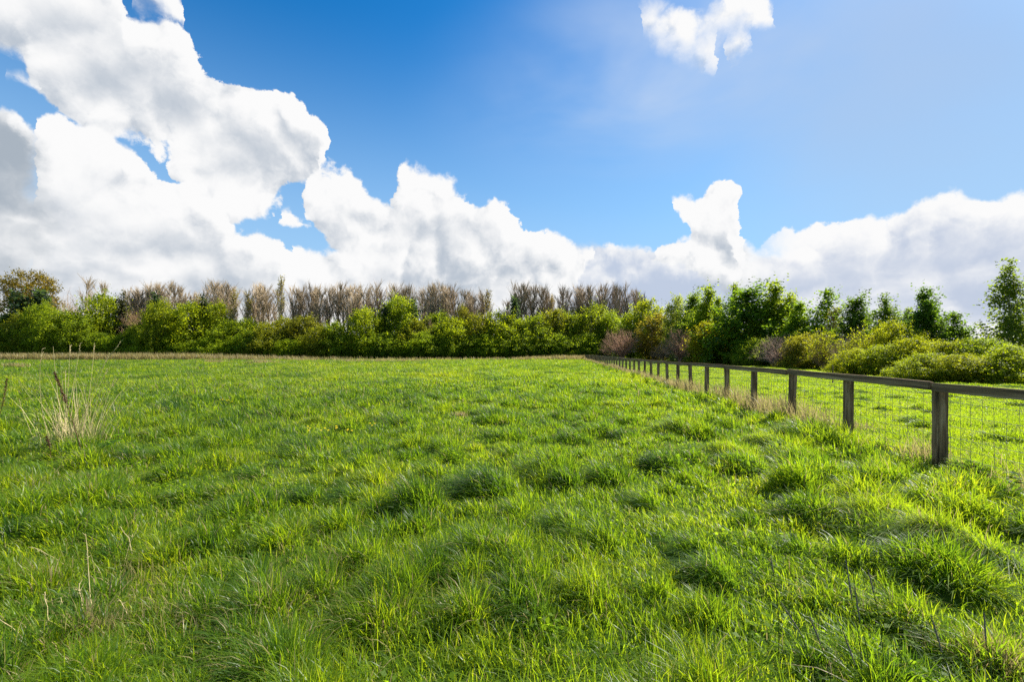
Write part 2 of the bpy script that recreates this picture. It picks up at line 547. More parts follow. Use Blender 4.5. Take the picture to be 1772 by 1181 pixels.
# tussocks: stamped into two height maps, one fine near the camera and one coarse for the rest of the field
class Sward:
    def __init__(self, x0, x1, y0, y1, cell):
        self.x0, self.y0, self.cell = x0, y0, cell
        self.nx, self.ny = int((x1 - x0) / cell) + 1, int((y1 - y0) / cell) + 1
        self.h = np.zeros((self.ny, self.nx), np.float32)     # how much taller the grass is
        self.lx = np.zeros_like(self.h)
        self.ly = np.zeros_like(self.h)
        self.k = np.zeros_like(self.h)                        # darker, bluer tufts

    def stamp(self, cx, cy, r, gain, lean, kind):
        c = self.cell
        i0, i1 = max(0, int((cx - r - self.x0) / c)), min(self.nx, int((cx + r - self.x0) / c) + 2)
        j0, j1 = max(0, int((cy - r - self.y0) / c)), min(self.ny, int((cy + r - self.y0) / c) + 2)
        if i1 <= i0 or j1 <= j0:
            return
        X, Y = np.meshgrid(self.x0 + np.arange(i0, i1) * c - cx, self.y0 + np.arange(j0, j1) * c - cy)
        q = np.sqrt(X * X + Y * Y) / r
        f = np.clip(1 - q * q, 0, 1)
        g = gain * f
        cur = self.h[j0:j1, i0:i1]
        win = g > cur
        self.h[j0:j1, i0:i1] = np.where(win, g, cur)
        self.lx[j0:j1, i0:i1] = np.where(win, X / r * lean, self.lx[j0:j1, i0:i1])
        self.ly[j0:j1, i0:i1] = np.where(win, Y / r * lean, self.ly[j0:j1, i0:i1])
        self.k[j0:j1, i0:i1] = np.where(win, kind * np.clip(f * 2.5, 0, 1), self.k[j0:j1, i0:i1])

    def inside(self, x, y):
        return (x > self.x0) & (x < self.x0 + (self.nx - 1) * self.cell) & (y > self.y0) & (y < self.y0 + (self.ny - 1) * self.cell)

    def sample(self, x, y):
        i = np.clip(((x - self.x0) / self.cell + 0.5).astype(int), 0, self.nx - 1)
        j = np.clip(((y - self.y0) / self.cell + 0.5).astype(int), 0, self.ny - 1)
        return self.h[j, i], self.lx[j, i], self.ly[j, i], self.k[j, i]


near_sward = Sward(-26, 26, -4, 26, 0.04)
far_sward = Sward(-150, 60, 20, 112, 0.25)
for k in range(8500):
    x, y = rng.uniform(-26, 26), rng.uniform(-4, 26)
    right = x > fence_x(y) + 0.3
    if right and rng.random() < 0.75:
        continue
    big = 0.0 if math.hypot(x, y) < 5 else 0.3
    r = rng.uniform(0.08, 0.20) if rng.random() > big else rng.uniform(0.20, 0.42)
    near_sward.stamp(x, y, r, min(0.26, r * rng.uniform(0.45, 0.95)), rng.uniform(0.35, 1.0), max(0.0, rng.uniform(-0.9, 1.3)))
# the big tufts one can pick out in the photograph: (column, row of the base, radius, height, lean, darkness)
for X, Y, r, gain, lean, kind in [(1520, 935, 0.40, 0.20, 1.2, 0.7), (1640, 960, 0.34, 0.18, 1.3, 0.7), (1375, 855, 0.30, 0.40, 0.4, 0.9), (725, 885, 0.28, 0.34, 0.45, 0.9), (1545, 835, 0.4, 0.24, 0.9, 0.7),
                                  (480, 1180, 0.20, 0.16, 0.9, 0.6), (1055, 840, 0.30, 0.26, 0.7, 0.8), (1230, 1010, 0.19, 0.18, 0.6, 0.7), (990, 765, 0.36, 0.22, 0.7, 0.8), (1400, 765, 0.5, 0.36, 0.8, 0.8),
                                  (830, 965, 0.2, 0.15, 0.8, 0.6), (460, 1065, 0.2, 0.16, 0.8, 0.5), (350, 700, 0.5, 0.25, 0.8, 0.7), (1180, 745, 0.5, 0.3, 0.9, 0.5), (1620, 1010, 0.36, 0.25, 0.9, 0.5)]:
    d = EYE * FX / (Y - HY)
    near_sward.stamp(px(X, d), d, r, gain, lean, kind)
for k in range(15000):
    x, y = rng.uniform(-150, 60), rng.uniform(20, 112)
    r = rng.uniform(0.4, 1.3) * (0.6 if x > fence_x(y) else 1)
    far_sward.stamp(x, y, r, r * rng.uniform(0.08, 0.34), rng.uniform(0.3, 0.9), max(0.0, rng.uniform(-1.0, 1.3)))


def sward(x, y):
    a, b = near_sward.sample(x, y), far_sward.sample(x, y)
    ins = near_sward.inside(x, y)
    w_ = np.clip((26 - np.asarray(y)) / 5, 0, 1) * ins
    return [p * w_ + q * (1 - w_) for p, q in zip(a, b)]


def ground_z(x, y):
    x, y = np.asarray(x, np.float64), np.asarray(y, np.float64)
    return land(x, y) + 0.48 * sward(x, y)[0]


# ------------------------------------------------------------------ ground
def axis(lo, hi, fine, grow):
    out, s = [0.0], fine
    while out[-1] < hi:
        out.append(out[-1] + s)
        s *= grow
    neg, s = [0.0], fine
    while neg[-1] > lo:
        neg.append(neg[-1] - s)
        s *= grow
    return np.array(sorted(set(neg + out)))


gx, gy = axis(-700, 700, 0.10, 1.022), axis(-60, 1200, 0.10, 1.016)
GX, GY = np.meshgrid(gx, gy)
gz = ground_z(GX.ravel(), GY.ravel())
nx, ny = len(gx), len(gy)
ii = (np.arange(ny - 1)[:, None] * nx + np.arange(nx - 1)[None, :]).ravel()
gq = np.stack([ii, ii + 1, ii + nx + 1, ii + nx], 1)
ground = obj("ground", np_mesh("ground", np.stack([GX.ravel(), GY.ravel(), gz], 1), gq, M_GROUND, smooth=True))
tag(ground, kind='structure')


# ------------------------------------------------------------------ grass
def blades(x, y, z, h, lean_x, lean_y, width, tone, segs, droop):
    """Ribbons: one tapering, bending blade per row; returns vertices, faces, tone."""
    n = len(x)
    az = rng.uniform(0, 2 * np.pi, n)
    la = np.arctan2(lean_y, lean_x)
    turn = np.where(rng.random(n) < 0.6, la + np.pi / 2 + rng.normal(0, 0.5, n), az)
    wx, wy = np.cos(turn), np.sin(turn)
    lm = np.hypot(lean_x, lean_y)
    sv = np.linspace(0, 1, segs + 1)
    V = []
    for k, s in enumerate(sv):
        out = s * 0.25 + 0.75 * s ** 2
        up = s - droop * np.minimum(lm, 1.3) * 0.55 * s ** 2.4
        cx, cy, cz = x + lean_x * h * out, y + lean_y * h * out, z + h * up
        if k < segs:
            hw = width * 0.5 * (1.0 - 0.55 * s ** 1.6) * (0.8 if k == 0 else 1)
            V += [np.stack([cx - wx * hw, cy - wy * hw, cz], 1), np.stack([cx + wx * hw, cy + wy * hw, cz], 1)]
        else:
            V.append(np.stack([cx, cy, cz], 1))
    per = len(V)
    verts = np.stack(V, 1).reshape(-1, 3)
    base = np.arange(n, dtype=np.int64)[:, None] * per
    F = []
    for k in range(segs - 1):
        F.append(base + np.array([[2 * k, 2 * k + 1, 2 * k + 3, 2 * k + 2]]))
    tri = base + np.array([[2 * segs - 2, 2 * segs - 1, 2 * segs]])
    quads = np.concatenate(F) if F else np.zeros((0, 4), np.int64)
    return verts, quads, tri, np.repeat(tone, per)


def gather(parts):
    v, q, t, c, off = [], [], [], [], 0
    for a, b, d, e in parts:
        v.append(a); q.append(b + off); t.append(d + off); c.append(e)
        off += len(a)
    return np.concatenate(v), [f for f in (np.concatenate(q), np.concatenate(t)) if len(f)], np.concatenate(c)


def scatter(d0, d1, dens0, ref, power, half_angle):
    """Points in a fan around the camera; the density falls off with distance."""
    edges = np.geomspace(d0, d1, 24)
    P = []
    for a, b in zip(edges[:-1], edges[1:]):
        m = 0.5 * (a + b)
        rho = dens0 * min(1.0, (ref / m) ** power)
        k = int(rho * half_angle * (b * b - a * a))
        d = np.sqrt(rng.uniform(a * a, b * b, k))
        th = rng.uniform(-half_angle, half_angle, k)
        P.append(np.stack([d * np.sin(th), d * np.cos(th)], 1))
    return np.concatenate(P)


def lay_grass(P, segs, wide):
    x, y = P[:, 0], P[:, 1]
    keep = (y < FIELD_END + 1) & (x < 60 - 0.32 * y)
    x, y = x[keep], y[keep]
    gain = sward(x, y)[0]
    bare = fnoise(x, y, 2.2, 61)                                 # thin sward between the tufts, so one looks down into dark gaps
    keep = rng.random(len(x)) < np.clip(0.30 + gain / 0.07 + 2.2 * (bare - 0.42) + 0.8 * (x > fence_x(y)) + np.clip((np.hypot(x, y) - 14) / 14, 0, 0.6), 0.22, 1.0)
    x, y = x[keep], y[keep]
    d = np.hypot(x, y)
    n = len(x)
    gain, lx, ly, kind = sward(x, y)
    right = np.clip((x - fence_x(y)) / 0.4, 0, 1)
    strip = np.exp(-((x - fence_x(y)) / 0.45) ** 2)              # longer grass left along the fence
    patch = fnoise(x, y, 0.35, 21)
    lush = fnoise(x, y, 1.1, 23)
    h = 0.092 + 0.110 * patch + 0.62 * gain
    h *= 1 - 0.35 * np.exp(-((x - fence_x(y)) / 0.3) ** 2)
    h *= (0.50 + 0.60 * lush + 0.75 * (fnoise(x, y, 0.30, 81) - 0.42)) * (1 - 0.45 * right * (1 - strip))
    h *= 0.45 + 0.95 * rng.random(n) ** 1.4
    wd = fnoise(x, y, 0.25, 31) * 2.2 + 2.2                      # the wind combs it to the left, not quite evenly
    blow = 0.05 + 0.30 * fnoise(x, y, 0.8, 33) + 0.5 * kind * np.clip((d - 4) / 5, 0, 1) + 0.9 * np.clip(fnoise(x, y, 0.55, 91) - 0.55, 0, 1) / 0.45
    lean_x = 0.8 * lx + np.cos(wd) * blow + rng.normal(0, 0.42, n)
    lean_y = 0.8 * ly + np.sin(wd) * blow * 0.5 + rng.normal(0, 0.42, n)
    tone = 0.67 + 0.34 * (fnoise(x, y, 0.18, 41) - 0.5) - 0.04 * right + 0.30 * (fnoise(x * 0.5, y, 0.09, 45) - 0.5) + 0.45 * (fnoise(x, y, 0.9, 43) - 0.5) - 0.24 * kind + (rng.normal(0, 0.16, n) + 0.3 * (fnoise(x, y, 3.0, 47) - 0.5)) * (1 - 0.5 * right)
    tone -= 0.15 * np.clip((d - 3.5) / 6, 0, 1) * (1 - right)         # low-angle sheen of the farther field painted into the tone: less yellow with distance
    tone = np.where(right > 0.5, 0.56 + 0.5 * (tone - 0.56), tone)
    tone = np.clip(tone, 0.02, 0.82)
    dry = rng.random(n) < 0.030 + 0.10 * np.clip(fnoise(x, y, 1.6, 71) - 0.52, 0, 1) / 0.3 * np.clip(1 - gain / 0.2, 0.2, 1) + 0.10 * strip + 0.05 * (x < -3) * (patch > 0.5) + 0.16 * np.exp(-((x + 2.0) / 0.9) ** 2 - ((y - 2.6) / 0.8) ** 2) * (lush < 0.62)
    tone = np.where(dry, rng.uniform(0.88, 1.0, n), tone)
    w_ = wide * (1 - 0.25 * right) * np.maximum(1.0, (d / 3.2) ** 0.85) * rng.uniform(0.6, 1.35, n)
    z = land(x, y) + 0.48 * gain - 0.012
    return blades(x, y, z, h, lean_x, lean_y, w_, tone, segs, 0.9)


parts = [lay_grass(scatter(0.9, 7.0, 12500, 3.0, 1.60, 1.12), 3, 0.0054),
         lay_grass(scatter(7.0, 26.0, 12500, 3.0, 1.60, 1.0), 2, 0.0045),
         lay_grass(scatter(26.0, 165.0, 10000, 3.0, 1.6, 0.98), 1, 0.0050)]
# closer, finer turf in the next field
P = scatter(5.0, 60.0, 14000, 3.0, 1.55, 1.0)
P = P[P[:, 0] > fence_x(P[:, 1]) + 0.25]
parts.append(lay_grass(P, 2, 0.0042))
# long arching tufts combed over to the left below the fence
for X, Y, rx, ry, n, h0, tn in [(1525, 910, 0.40, 0.24, 3600, 0.44, 0.46), (1625, 955, 0.34, 0.20, 2600, 0.40, 0.42), (1705, 985, 0.25, 0.16, 1200, 0.34, 0.38), (1185, 750, 0.55, 0.30, 2400, 0.34, 0.45), (1265, 790, 0.45, 0.26, 2200, 0.34, 0.45),
                                (1060, 705, 0.6, 0.4, 1600, 0.30, 0.45), (1330, 770, 0.4, 0.3, 1600, 0.32, 0.45), (560, 735, 0.5, 0.3, 1300, 0.26, 0.45), (270, 760, 0.45, 0.25, 1500, 0.28, 0.42)]:
    d = EYE * FX / (Y - HY)
    x, y = px(X, d) + rng.normal(0, rx * 0.5, n), d + rng.normal(0, ry * 0.5, n)
    q = np.exp(-((x - px(X, d)) / rx) ** 2 - ((y - d) / ry) ** 2)
    tone = np.clip(tn + 0.14 + rng.normal(0, 0.13, n), 0.05, 0.75)
    tone = np.where(rng.random(n) < 0.06, rng.uniform(0.88, 1, n), tone)
    parts.append(blades(x, y, ground_z(x, y) + 0.05 * q - 0.03, h0 * rng.uniform(0.55, 1.1, n) * (0.5 + 0.5 * q), -0.75 + rng.normal(0, 0.45, n), -0.22 + rng.normal(0, 0.42, n), 0.0052 * max(1.0, (d / 4) ** 0.8) * rng.uniform(0.7, 1.3, n), tone, 3, 1.25))
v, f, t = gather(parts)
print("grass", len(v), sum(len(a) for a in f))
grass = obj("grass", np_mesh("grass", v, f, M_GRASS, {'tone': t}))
tag(grass, "long tussocky green meadow grass covering the whole field", "grass", kind='stuff')
del parts, v, f, t

# ------------------------------------------------------------------ fence: posts, top rails and stock netting
def bevel_box(sx, sy, sz, bev, name, mat, rough=0.004, cuts=0, axis_i=2):
    """A sawn timber: box with eased edges, slightly uneven."""
    bm = bmesh.new()
    bmesh.ops.create_cube(bm, size=1.0)
    bmesh.ops.scale(bm, vec=(sx, sy, sz), verts=bm.verts)
    if cuts:
        ed = [e for e in bm.edges if abs((e.verts[0].co - e.verts[1].co)[axis_i]) > 1e-5]
        bmesh.ops.subdivide_edges(bm, edges=ed, cuts=cuts, use_grid_fill=True)
    bmesh.ops.bevel(bm, geom=[e for e in bm.edges if e.calc_face_angle(0) > 0.5], offset=bev, segments=2, affect='EDGES')
    for v_ in bm.verts:
        p = v_.co * 7.0
        v_.co += Vector((mnoise.noise(p), mnoise.noise(p + Vector((9, 3, 1))), 0.5 * mnoise.noise(p + Vector((2, 8, 5))))) * rough
    me = bpy.data.meshes.new(name)
    bm.to_mesh(me)
    bm.free()
    me.materials.append(mat)
    me.update()
    return me


POST_STEP, POST_H, POST_W = 2.03, 1.145, 0.125
RAIL_H, RAIL_T = 0.118, 0.050
fdir = FENCE_DIR / np.hypot(*FENCE_DIR)
fang = math.atan2(fdir[1], fdir[0]) - math.pi / 2          # turn from +Y
fence = empty("fence", (float(fence_x(0)), 0, 0), "brown wooden post and rail fence with stock netting receding to the far trees", "fence")
fence.rotation_euler = (0, 0, fang)
n_posts = 51
post_meshes = [bevel_box(POST_W, POST_W, 1.0, 0.008, "post", M_WOOD, rough=0.007, cuts=8) for _ in range(1)]
for k in range(3):
    me = post_meshes[0].copy()
    for v_ in me.vertices:
        p = v_.co * 5 + Vector((k * 5.0, 3, 2))
        v_.co += Vector((mnoise.noise(p), mnoise.noise(p + Vector((4, 4, 4))), 0)) * 0.006
    post_meshes.append(me)
t0 = (FENCE_D0 - 0) / fdir[1]                                # distance along the fence of the nearest post in view
post_t = [t0 + POST_STEP * k for k in range(-2, n_posts - 2)]


def along(t_):
    return fence_x(0) + fdir[0] * t_, fdir[1] * t_


top_at = []
for k, t_ in enumerate(post_t):
    t_ = t_ + float(rng.normal(0, 0.02))
    X, Y = along(t_)
    zt = float(land(X, Y)) * 0.6 + POST_H + float(rng.normal(0, 0.006))
    top_at.append((t_, zt))
    h_ = zt + 0.30
    p = obj("post", post_meshes[k % 4], fence)
    p.location = (0, t_, zt - h_ / 2)
    p.scale = (1, 1, h_)
    p.rotation_euler = (float(rng.normal(0, 0.020)), float(rng.normal(0, 0.018)), math.pi / 2 * (k % 4) + float(rng.normal(0, 0.03)))
rail_me = [bevel_box(RAIL_T, 1.0, RAIL_H, 0.007, "rail", M_RAIL, rough=0.003, cuts=14, axis_i=1)]
for k in range(3):
    me = rail_me[0].copy()
    for v_ in me.vertices:
        v_.co.x += 0.004 * mnoise.noise(Vector((v_.co.y * 3, k * 7.0, 1)))
        v_.co.z += 0.008 * mnoise.noise(Vector((v_.co.y * 2.2, k * 5.0, 9)))
    rail_me.append(me)
for k in range(0, len(top_at) - 2, 2):
    (ta, za), (tb, zb) = top_at[k], top_at[k + 2]
    ln = math.hypot(tb - ta, zb - za)
    r_ = obj("rail", rail_me[(k // 2) % 4], fence)
    lift = 0.016 if (k // 2) % 2 else 0.0
    r_.location = (-POST_W / 2 - RAIL_T / 2 - 0.008, (ta + tb) / 2, (za + zb) / 2 - RAIL_H / 2 + 0.015 + lift)
    r_.scale = (1, ln - 0.012, 1)
    r_.rotation_euler = (math.atan2(zb - za, tb - ta), float(rng.normal(0, 0.01)), 0)


def tubes(segs, sides, mat, name, tones=None, smooth=True):
    """Straight tapered tubes; segs rows: x0 y0 z0 x1 y1 z1 r0 r1."""
    S = np.asarray(segs, np.float64)
    a, b, r0, r1 = S[:, 0:3], S[:, 3:6], S[:, 6], S[:, 7]
    d = b - a
    d /= np.linalg.norm(d, axis=1, keepdims=True) + 1e-9
    ref = np.where(np.abs(d[:, 2:3]) < 0.9, np.array([[0, 0, 1.0]]), np.array([[1.0, 0, 0]]))
    u = np.cross(d, ref)
    u /= np.linalg.norm(u, axis=1, keepdims=True) + 1e-9
    w_ = np.cross(d, u)
    V = []
    for p, r in ((a, r0), (b, r1)):
        for k in range(sides):
            t_ = 2 * math.pi * k / sides
            V.append(p + (u * math.cos(t_) + w_ * math.sin(t_)) * r[:, None])
    verts = np.stack(V, 1).reshape(-1, 3)
    base = np.arange(len(S))[:, None] * 2 * sides
    F = [base + np.array([[k, (k + 1) % sides, sides + (k + 1) % sides, sides + k]]) for k in range(sides)]
    return np_mesh(name, verts, np.concatenate(F), mat, smooth=smooth)


# netting: line wires closer together near the ground, stays every 15 cm, hung on the far face of the posts
segs = []
wx_ = POST_W / 2 + 0.006
heights = [0.06, 0.17, 0.29, 0.42, 0.57, 0.73, 0.90, 0.985]
for (ta, za), (tb, zb) in zip(top_at[:-1], top_at[1:]):
    off = [(za - POST_H), (zb - POST_H)]
    thick = 0.0027
    for hz in heights:
        sag = 0.006
        tm = (ta + tb) / 2
        segs += [(wx_, ta, hz + off[0], wx_, tm, hz + (off[0] + off[1]) / 2 - sag, thick, thick), (wx_, tm, hz + (off[0] + off[1]) / 2 - sag, wx_, tb, hz + off[1], thick, thick)]
    if ta < 60:
        m_ = int((tb - ta) / 0.15)
        for j in range(m_):
            f_ = (j + 0.5) / m_
            t_ = ta + (tb - ta) * f_
            o_ = off[0] + (off[1] - off[0]) * f_ - 0.003
            kx = [0] + list(rng.normal(0, 0.004, len(heights) - 2)) + [0]
            for q in range(len(heights) - 1):
                segs.append((wx_ + 0.0005, t_ + kx[q], heights[q] + o_, wx_ + 0.0005, t_ + kx[q + 1], heights[q + 1] + o_, thick * 0.95, thick * 0.95))
obj("wire_netting", tubes(segs, 4, M_WIRE, "wire_netting"), fence)

# thin stake out in the next field
sx_, sd_ = px(1441, 24.0), 24.0
stake = tag(obj("stake", tubes([(0, 0, -0.2, 0.01, 0, 0.95, 0.03, 0.026), (0.01, 0, 0.95, 0.01, 0, 0.965, 0.026, 0.012)], 8, M_WOOD, "stake")),
            "thin dark wooden stake standing alone in the next field behind the fence", "stake")
stake.location = (sx_, sd_, float(ground_z(sx_, sd_)))


# ------------------------------------------------------------------ trees and shrubs
def leaf_quads(C, N, size, elong=1.5):
    """Diamond-shaped leaves or leaf clumps at centres C facing N, slightly folded."""
    n = len(C)
    N = N / (np.linalg.norm(N, axis=1, keepdims=True) + 1e-9)
    r = rng.normal(size=(n, 3))
    u = np.cross(N, r)
    u /= np.linalg.norm(u, axis=1, keepdims=True) + 1e-9
    w_ = np.cross(N, u)
    s = size[:, None]
    V = np.stack([C - u * s * 0.5 * elong, C - w_ * s * 0.5 + N * s * 0.12, C + u * s * 0.5 * elong, C + w_ * s * 0.5 + N * s * 0.12], 1).reshape(-1, 3)
    F = np.arange(n)[:, None] * 4 + np.arange(4)[None, :]
    return V, F


def crown_points(lobes, n_clusters, per, spread, hollow=0.7, up=0.0):
    """Leaves gathered in clusters that sit in the outer part of overlapping lobes."""
    L = np.array(lobes, np.float64)                      # x y z rx ry rz
    wgt = (L[:, 3] * L[:, 5]) ** 1.0
    pick = rng.choice(len(L), n_clusters, p=wgt / wgt.sum())
    d = rng.normal(size=(n_clusters, 3))
    d[:, 2] += up
    d /= np.linalg.norm(d, axis=1, keepdims=True)
    r = hollow + (1 - hollow) * rng.random(n_clusters) ** 0.6
    inner = rng.random(n_clusters) < 0.22
    r = np.where(inner, rng.random(n_clusters) * hollow, r)
    cen = L[pick, :3] + d * r[:, None] * L[pick, 3:6]
    k = rng.poisson(per, n_clusters)
    idx = np.repeat(np.arange(n_clusters), k)
    P = cen[idx] + rng.normal(size=(len(idx), 3)) * spread * np.array([1, 1, 0.75])
    return P, d[idx], idx, cen


def limbs_to(points, base_h, root_r, lean=0.0, stems=1, spread=0.15):
    """A tapered trunk (or several stems) with limbs running out to some of the crown's clusters."""
    S = []
    top = points[:, 2].max() * 0.82
    for s_ in range(stems):
        bx, by = rng.normal(0, spread, 2) if stems > 1 else (0, 0)
        p, r = np.array([bx, by, -0.3]), root_r
        steps = 7
        axis_pts = [p]
        for k in range(steps):
            q = p + np.array([rng.normal(0, 0.03) * top + lean * top / steps, rng.normal(0, 0.03) * top, (top + 0.3) / steps])
            r2 = root_r * (1 - (k + 1) / steps) ** 0.8 + root_r * 0.08
            S.append((*p, *q, r, r2))
            p, r = q, r2
            axis_pts.append(p)
        A = np.array(axis_pts)
        m_ = min(len(points), 54 // stems)
        for c in points[rng.choice(len(points), m_, replace=False)]:
            k = np.clip(np.searchsorted(A[:, 2], c[2] - 0.25 * (c[2] - base_h) - 0.1 * top) - 1, 0, len(A) - 2)
            a = A[k] + (A[k + 1] - A[k]) * rng.random()
            mid = a + (c - a) * 0.5 + np.array([0, 0, 0.06 * top])
            r0 = root_r * 0.42 * (1 - a[2] / (top * 1.3))
            S.append((*a, *mid, max(r0, 0.01), max(r0 * 0.6, 0.008)))
            S.append((*mid, *c, max(r0 * 0.6, 0.008), max(r0 * 0.2, 0.004)))
    return S


def leafy(lobes, n_clusters, per, spread, leaf, root_r, hollow=0.65, up=0.25, stems=1, droop=0.0, base_h=0.6, elong=1.5):
    P, D, idx, cen = crown_points(lobes, n_clusters, per, spread, hollow, up)
    P[:, 2] = np.maximum(P[:, 2], 0.05)
    nrm = D * 0.6 + rng.normal(size=P.shape) * 0.8 + np.array([0, 0, 0.35])
    V, F = leaf_quads(P, nrm, leaf * rng.uniform(0.6, 1.3, len(P)), elong)
    ct = rng.normal(0, 0.16, len(cen))
    tone = np.clip(0.5 + ct[idx] + rng.normal(0, 0.14, len(P)), 0, 1)
    crown = np_mesh("crown", V, F, M_LEAF, {'tone': np.repeat(tone, 4)})
    trunk = tubes(limbs_to(cen, base_h, root_r, stems=stems, spread=0.08 * np.ptp(cen[:, 0])), 6, M_BARK, "trunk")
    return trunk, crown, (np.ptp(P[:, 0]), P[:, 2].max())


def twig_tree(height, half, style, trunk_r, n_main, n_twig, buds=0, bud_size=0.2):
    """Bare tree: trunk in one mesh, branches and twigs in another, perhaps with a few opening leaves."""
    T, B, tips = [], [], []
    if style == 'upright':
        p, r, steps = np.array([0, 0, -0.3]), trunk_r, 9
        A = [p]
        for k in range(steps):
            q = p + np.array([rng.normal(0, 0.008) * height, rng.normal(0, 0.008) * height, (height * 0.97 + 0.3) / steps])
            r2 = trunk_r * (1 - (k + 1) / steps) ** 0.9 + 0.012
            T.append((*p, *q, r, r2))
            p, r = q, r2
            A.append(p)
        A = np.array(A)
        for k in range(n_main):
            f_ = 0.36 + 0.61 * rng.random() ** 0.9
            a = A[0] + (A[-1] - A[0]) * f_
            j = int(f_ * steps)
            a = A[j] + (A[min(j + 1, steps)] - A[j]) * (f_ * steps - j)
            az, ln = rng.uniform(0, 2 * np.pi), height * rng.uniform(0.20, 0.42) * (1.25 - f_)
            out = rng.uniform(0.10, 0.36)
            d = np.array([np.cos(az) * out, np.sin(az) * out, 1.0])
            d /= np.linalg.norm(d)
            c, q, rr = a, a + d * ln * 0.5, trunk_r * 0.20 * (1 - f_ * 0.5)
            d2 = d + np.array([0, 0, 0.5])
            d2 /= np.linalg.norm(d2)
            e = q + d2 * ln * 0.5
            B.append((*c, *q, rr, rr * 0.7))
            B.append((*q, *e, rr * 0.7, 0.010))
            for m_ in range(n_twig):
                g = rng.uniform(0.15, 1.0)
                s = c + (q - c) * min(1, g * 2) if g < 0.5 else q + (e - q) * (g * 2 - 1)
                dd = d + rng.normal(0, 0.15, 3) + np.array([0, 0, 0.35])
                dd /= np.linalg.norm(dd)
                t_ = s + dd * height * rng.uniform(0.04, 0.115) * (1.35 - 0.5 * f_)
                B.append((*s, *t_, 0.0145, 0.006))
                tips.append(t_)
    else:
        stems = []
        for s_ in range(rng.integers(3, 6)):
            d = np.array([rng.normal(0, 0.35), rng.normal(0, 0.35), 1.0])
            d /= np.linalg.norm(d)
            q = np.array([rng.normal(0, 0.1), rng.normal(0, 0.1), -0.2])
            e = q + d * height * 0.4
            T.append((*q, *e, trunk_r, trunk_r * 0.55))
            stems.append((q, e))
        for k in range(n_main):
            q, e = stems[rng.integers(len(stems))]
            a = q + (e - q) * rng.uniform(0.25, 1.0)
            d = rng.normal(size=3)
            d[2] = abs(d[2]) * 0.9 + 0.25
            d /= np.linalg.norm(d)
            c = np.array([d[0] * half, d[1] * half, height * (0.12 + 0.88 * d[2])]) * rng.uniform(0.72, 1.0)
            mid = a + (c - a) * 0.5 + rng.normal(0, 0.05, 3) * height
            B.append((*a, *mid, trunk_r * 0.35, trunk_r * 0.2))
            B.append((*mid, *c, trunk_r * 0.2, 0.008))
            for m_ in range(n_twig):
                g = rng.uniform(0.2, 1.0)
                s = mid + (c - mid) * g if g > 0.4 else a + (mid - a) * (0.3 + g)
                dd = (c - a) / (np.linalg.norm(c - a) + 1e-6) * 0.6 + rng.normal(0, 0.55, 3) + np.array([0, 0, 0.2])
                t_ = s + dd / np.linalg.norm(dd) * height * rng.uniform(0.06, 0.14)
                B.append((*s, *t_, max(0.004, trunk_r * 0.09), max(0.003, trunk_r * 0.035)))
                tips.append(t_)
    tips = np.array(tips)
    trunk = tubes(T, 6, M_BARK, "trunk")
    crown = tubes(B, 3, M_BARK, "branches")
    leaves = None
    if buds:
        C = tips[rng.choice(len(tips), buds)] + rng.normal(0, 0.12, (buds, 3)) * half * 0.3
        V, F = leaf_quads(C, rng.normal(size=C.shape), bud_size * rng.uniform(0.5, 1.2, buds))
        leaves = np_mesh("leaves", V, F, M_LEAF, {'tone': np.repeat(rng.random(buds), 4)})
    return trunk, crown, leaves, (2 * half * (0.82 if style == 'upright' else 1), height)


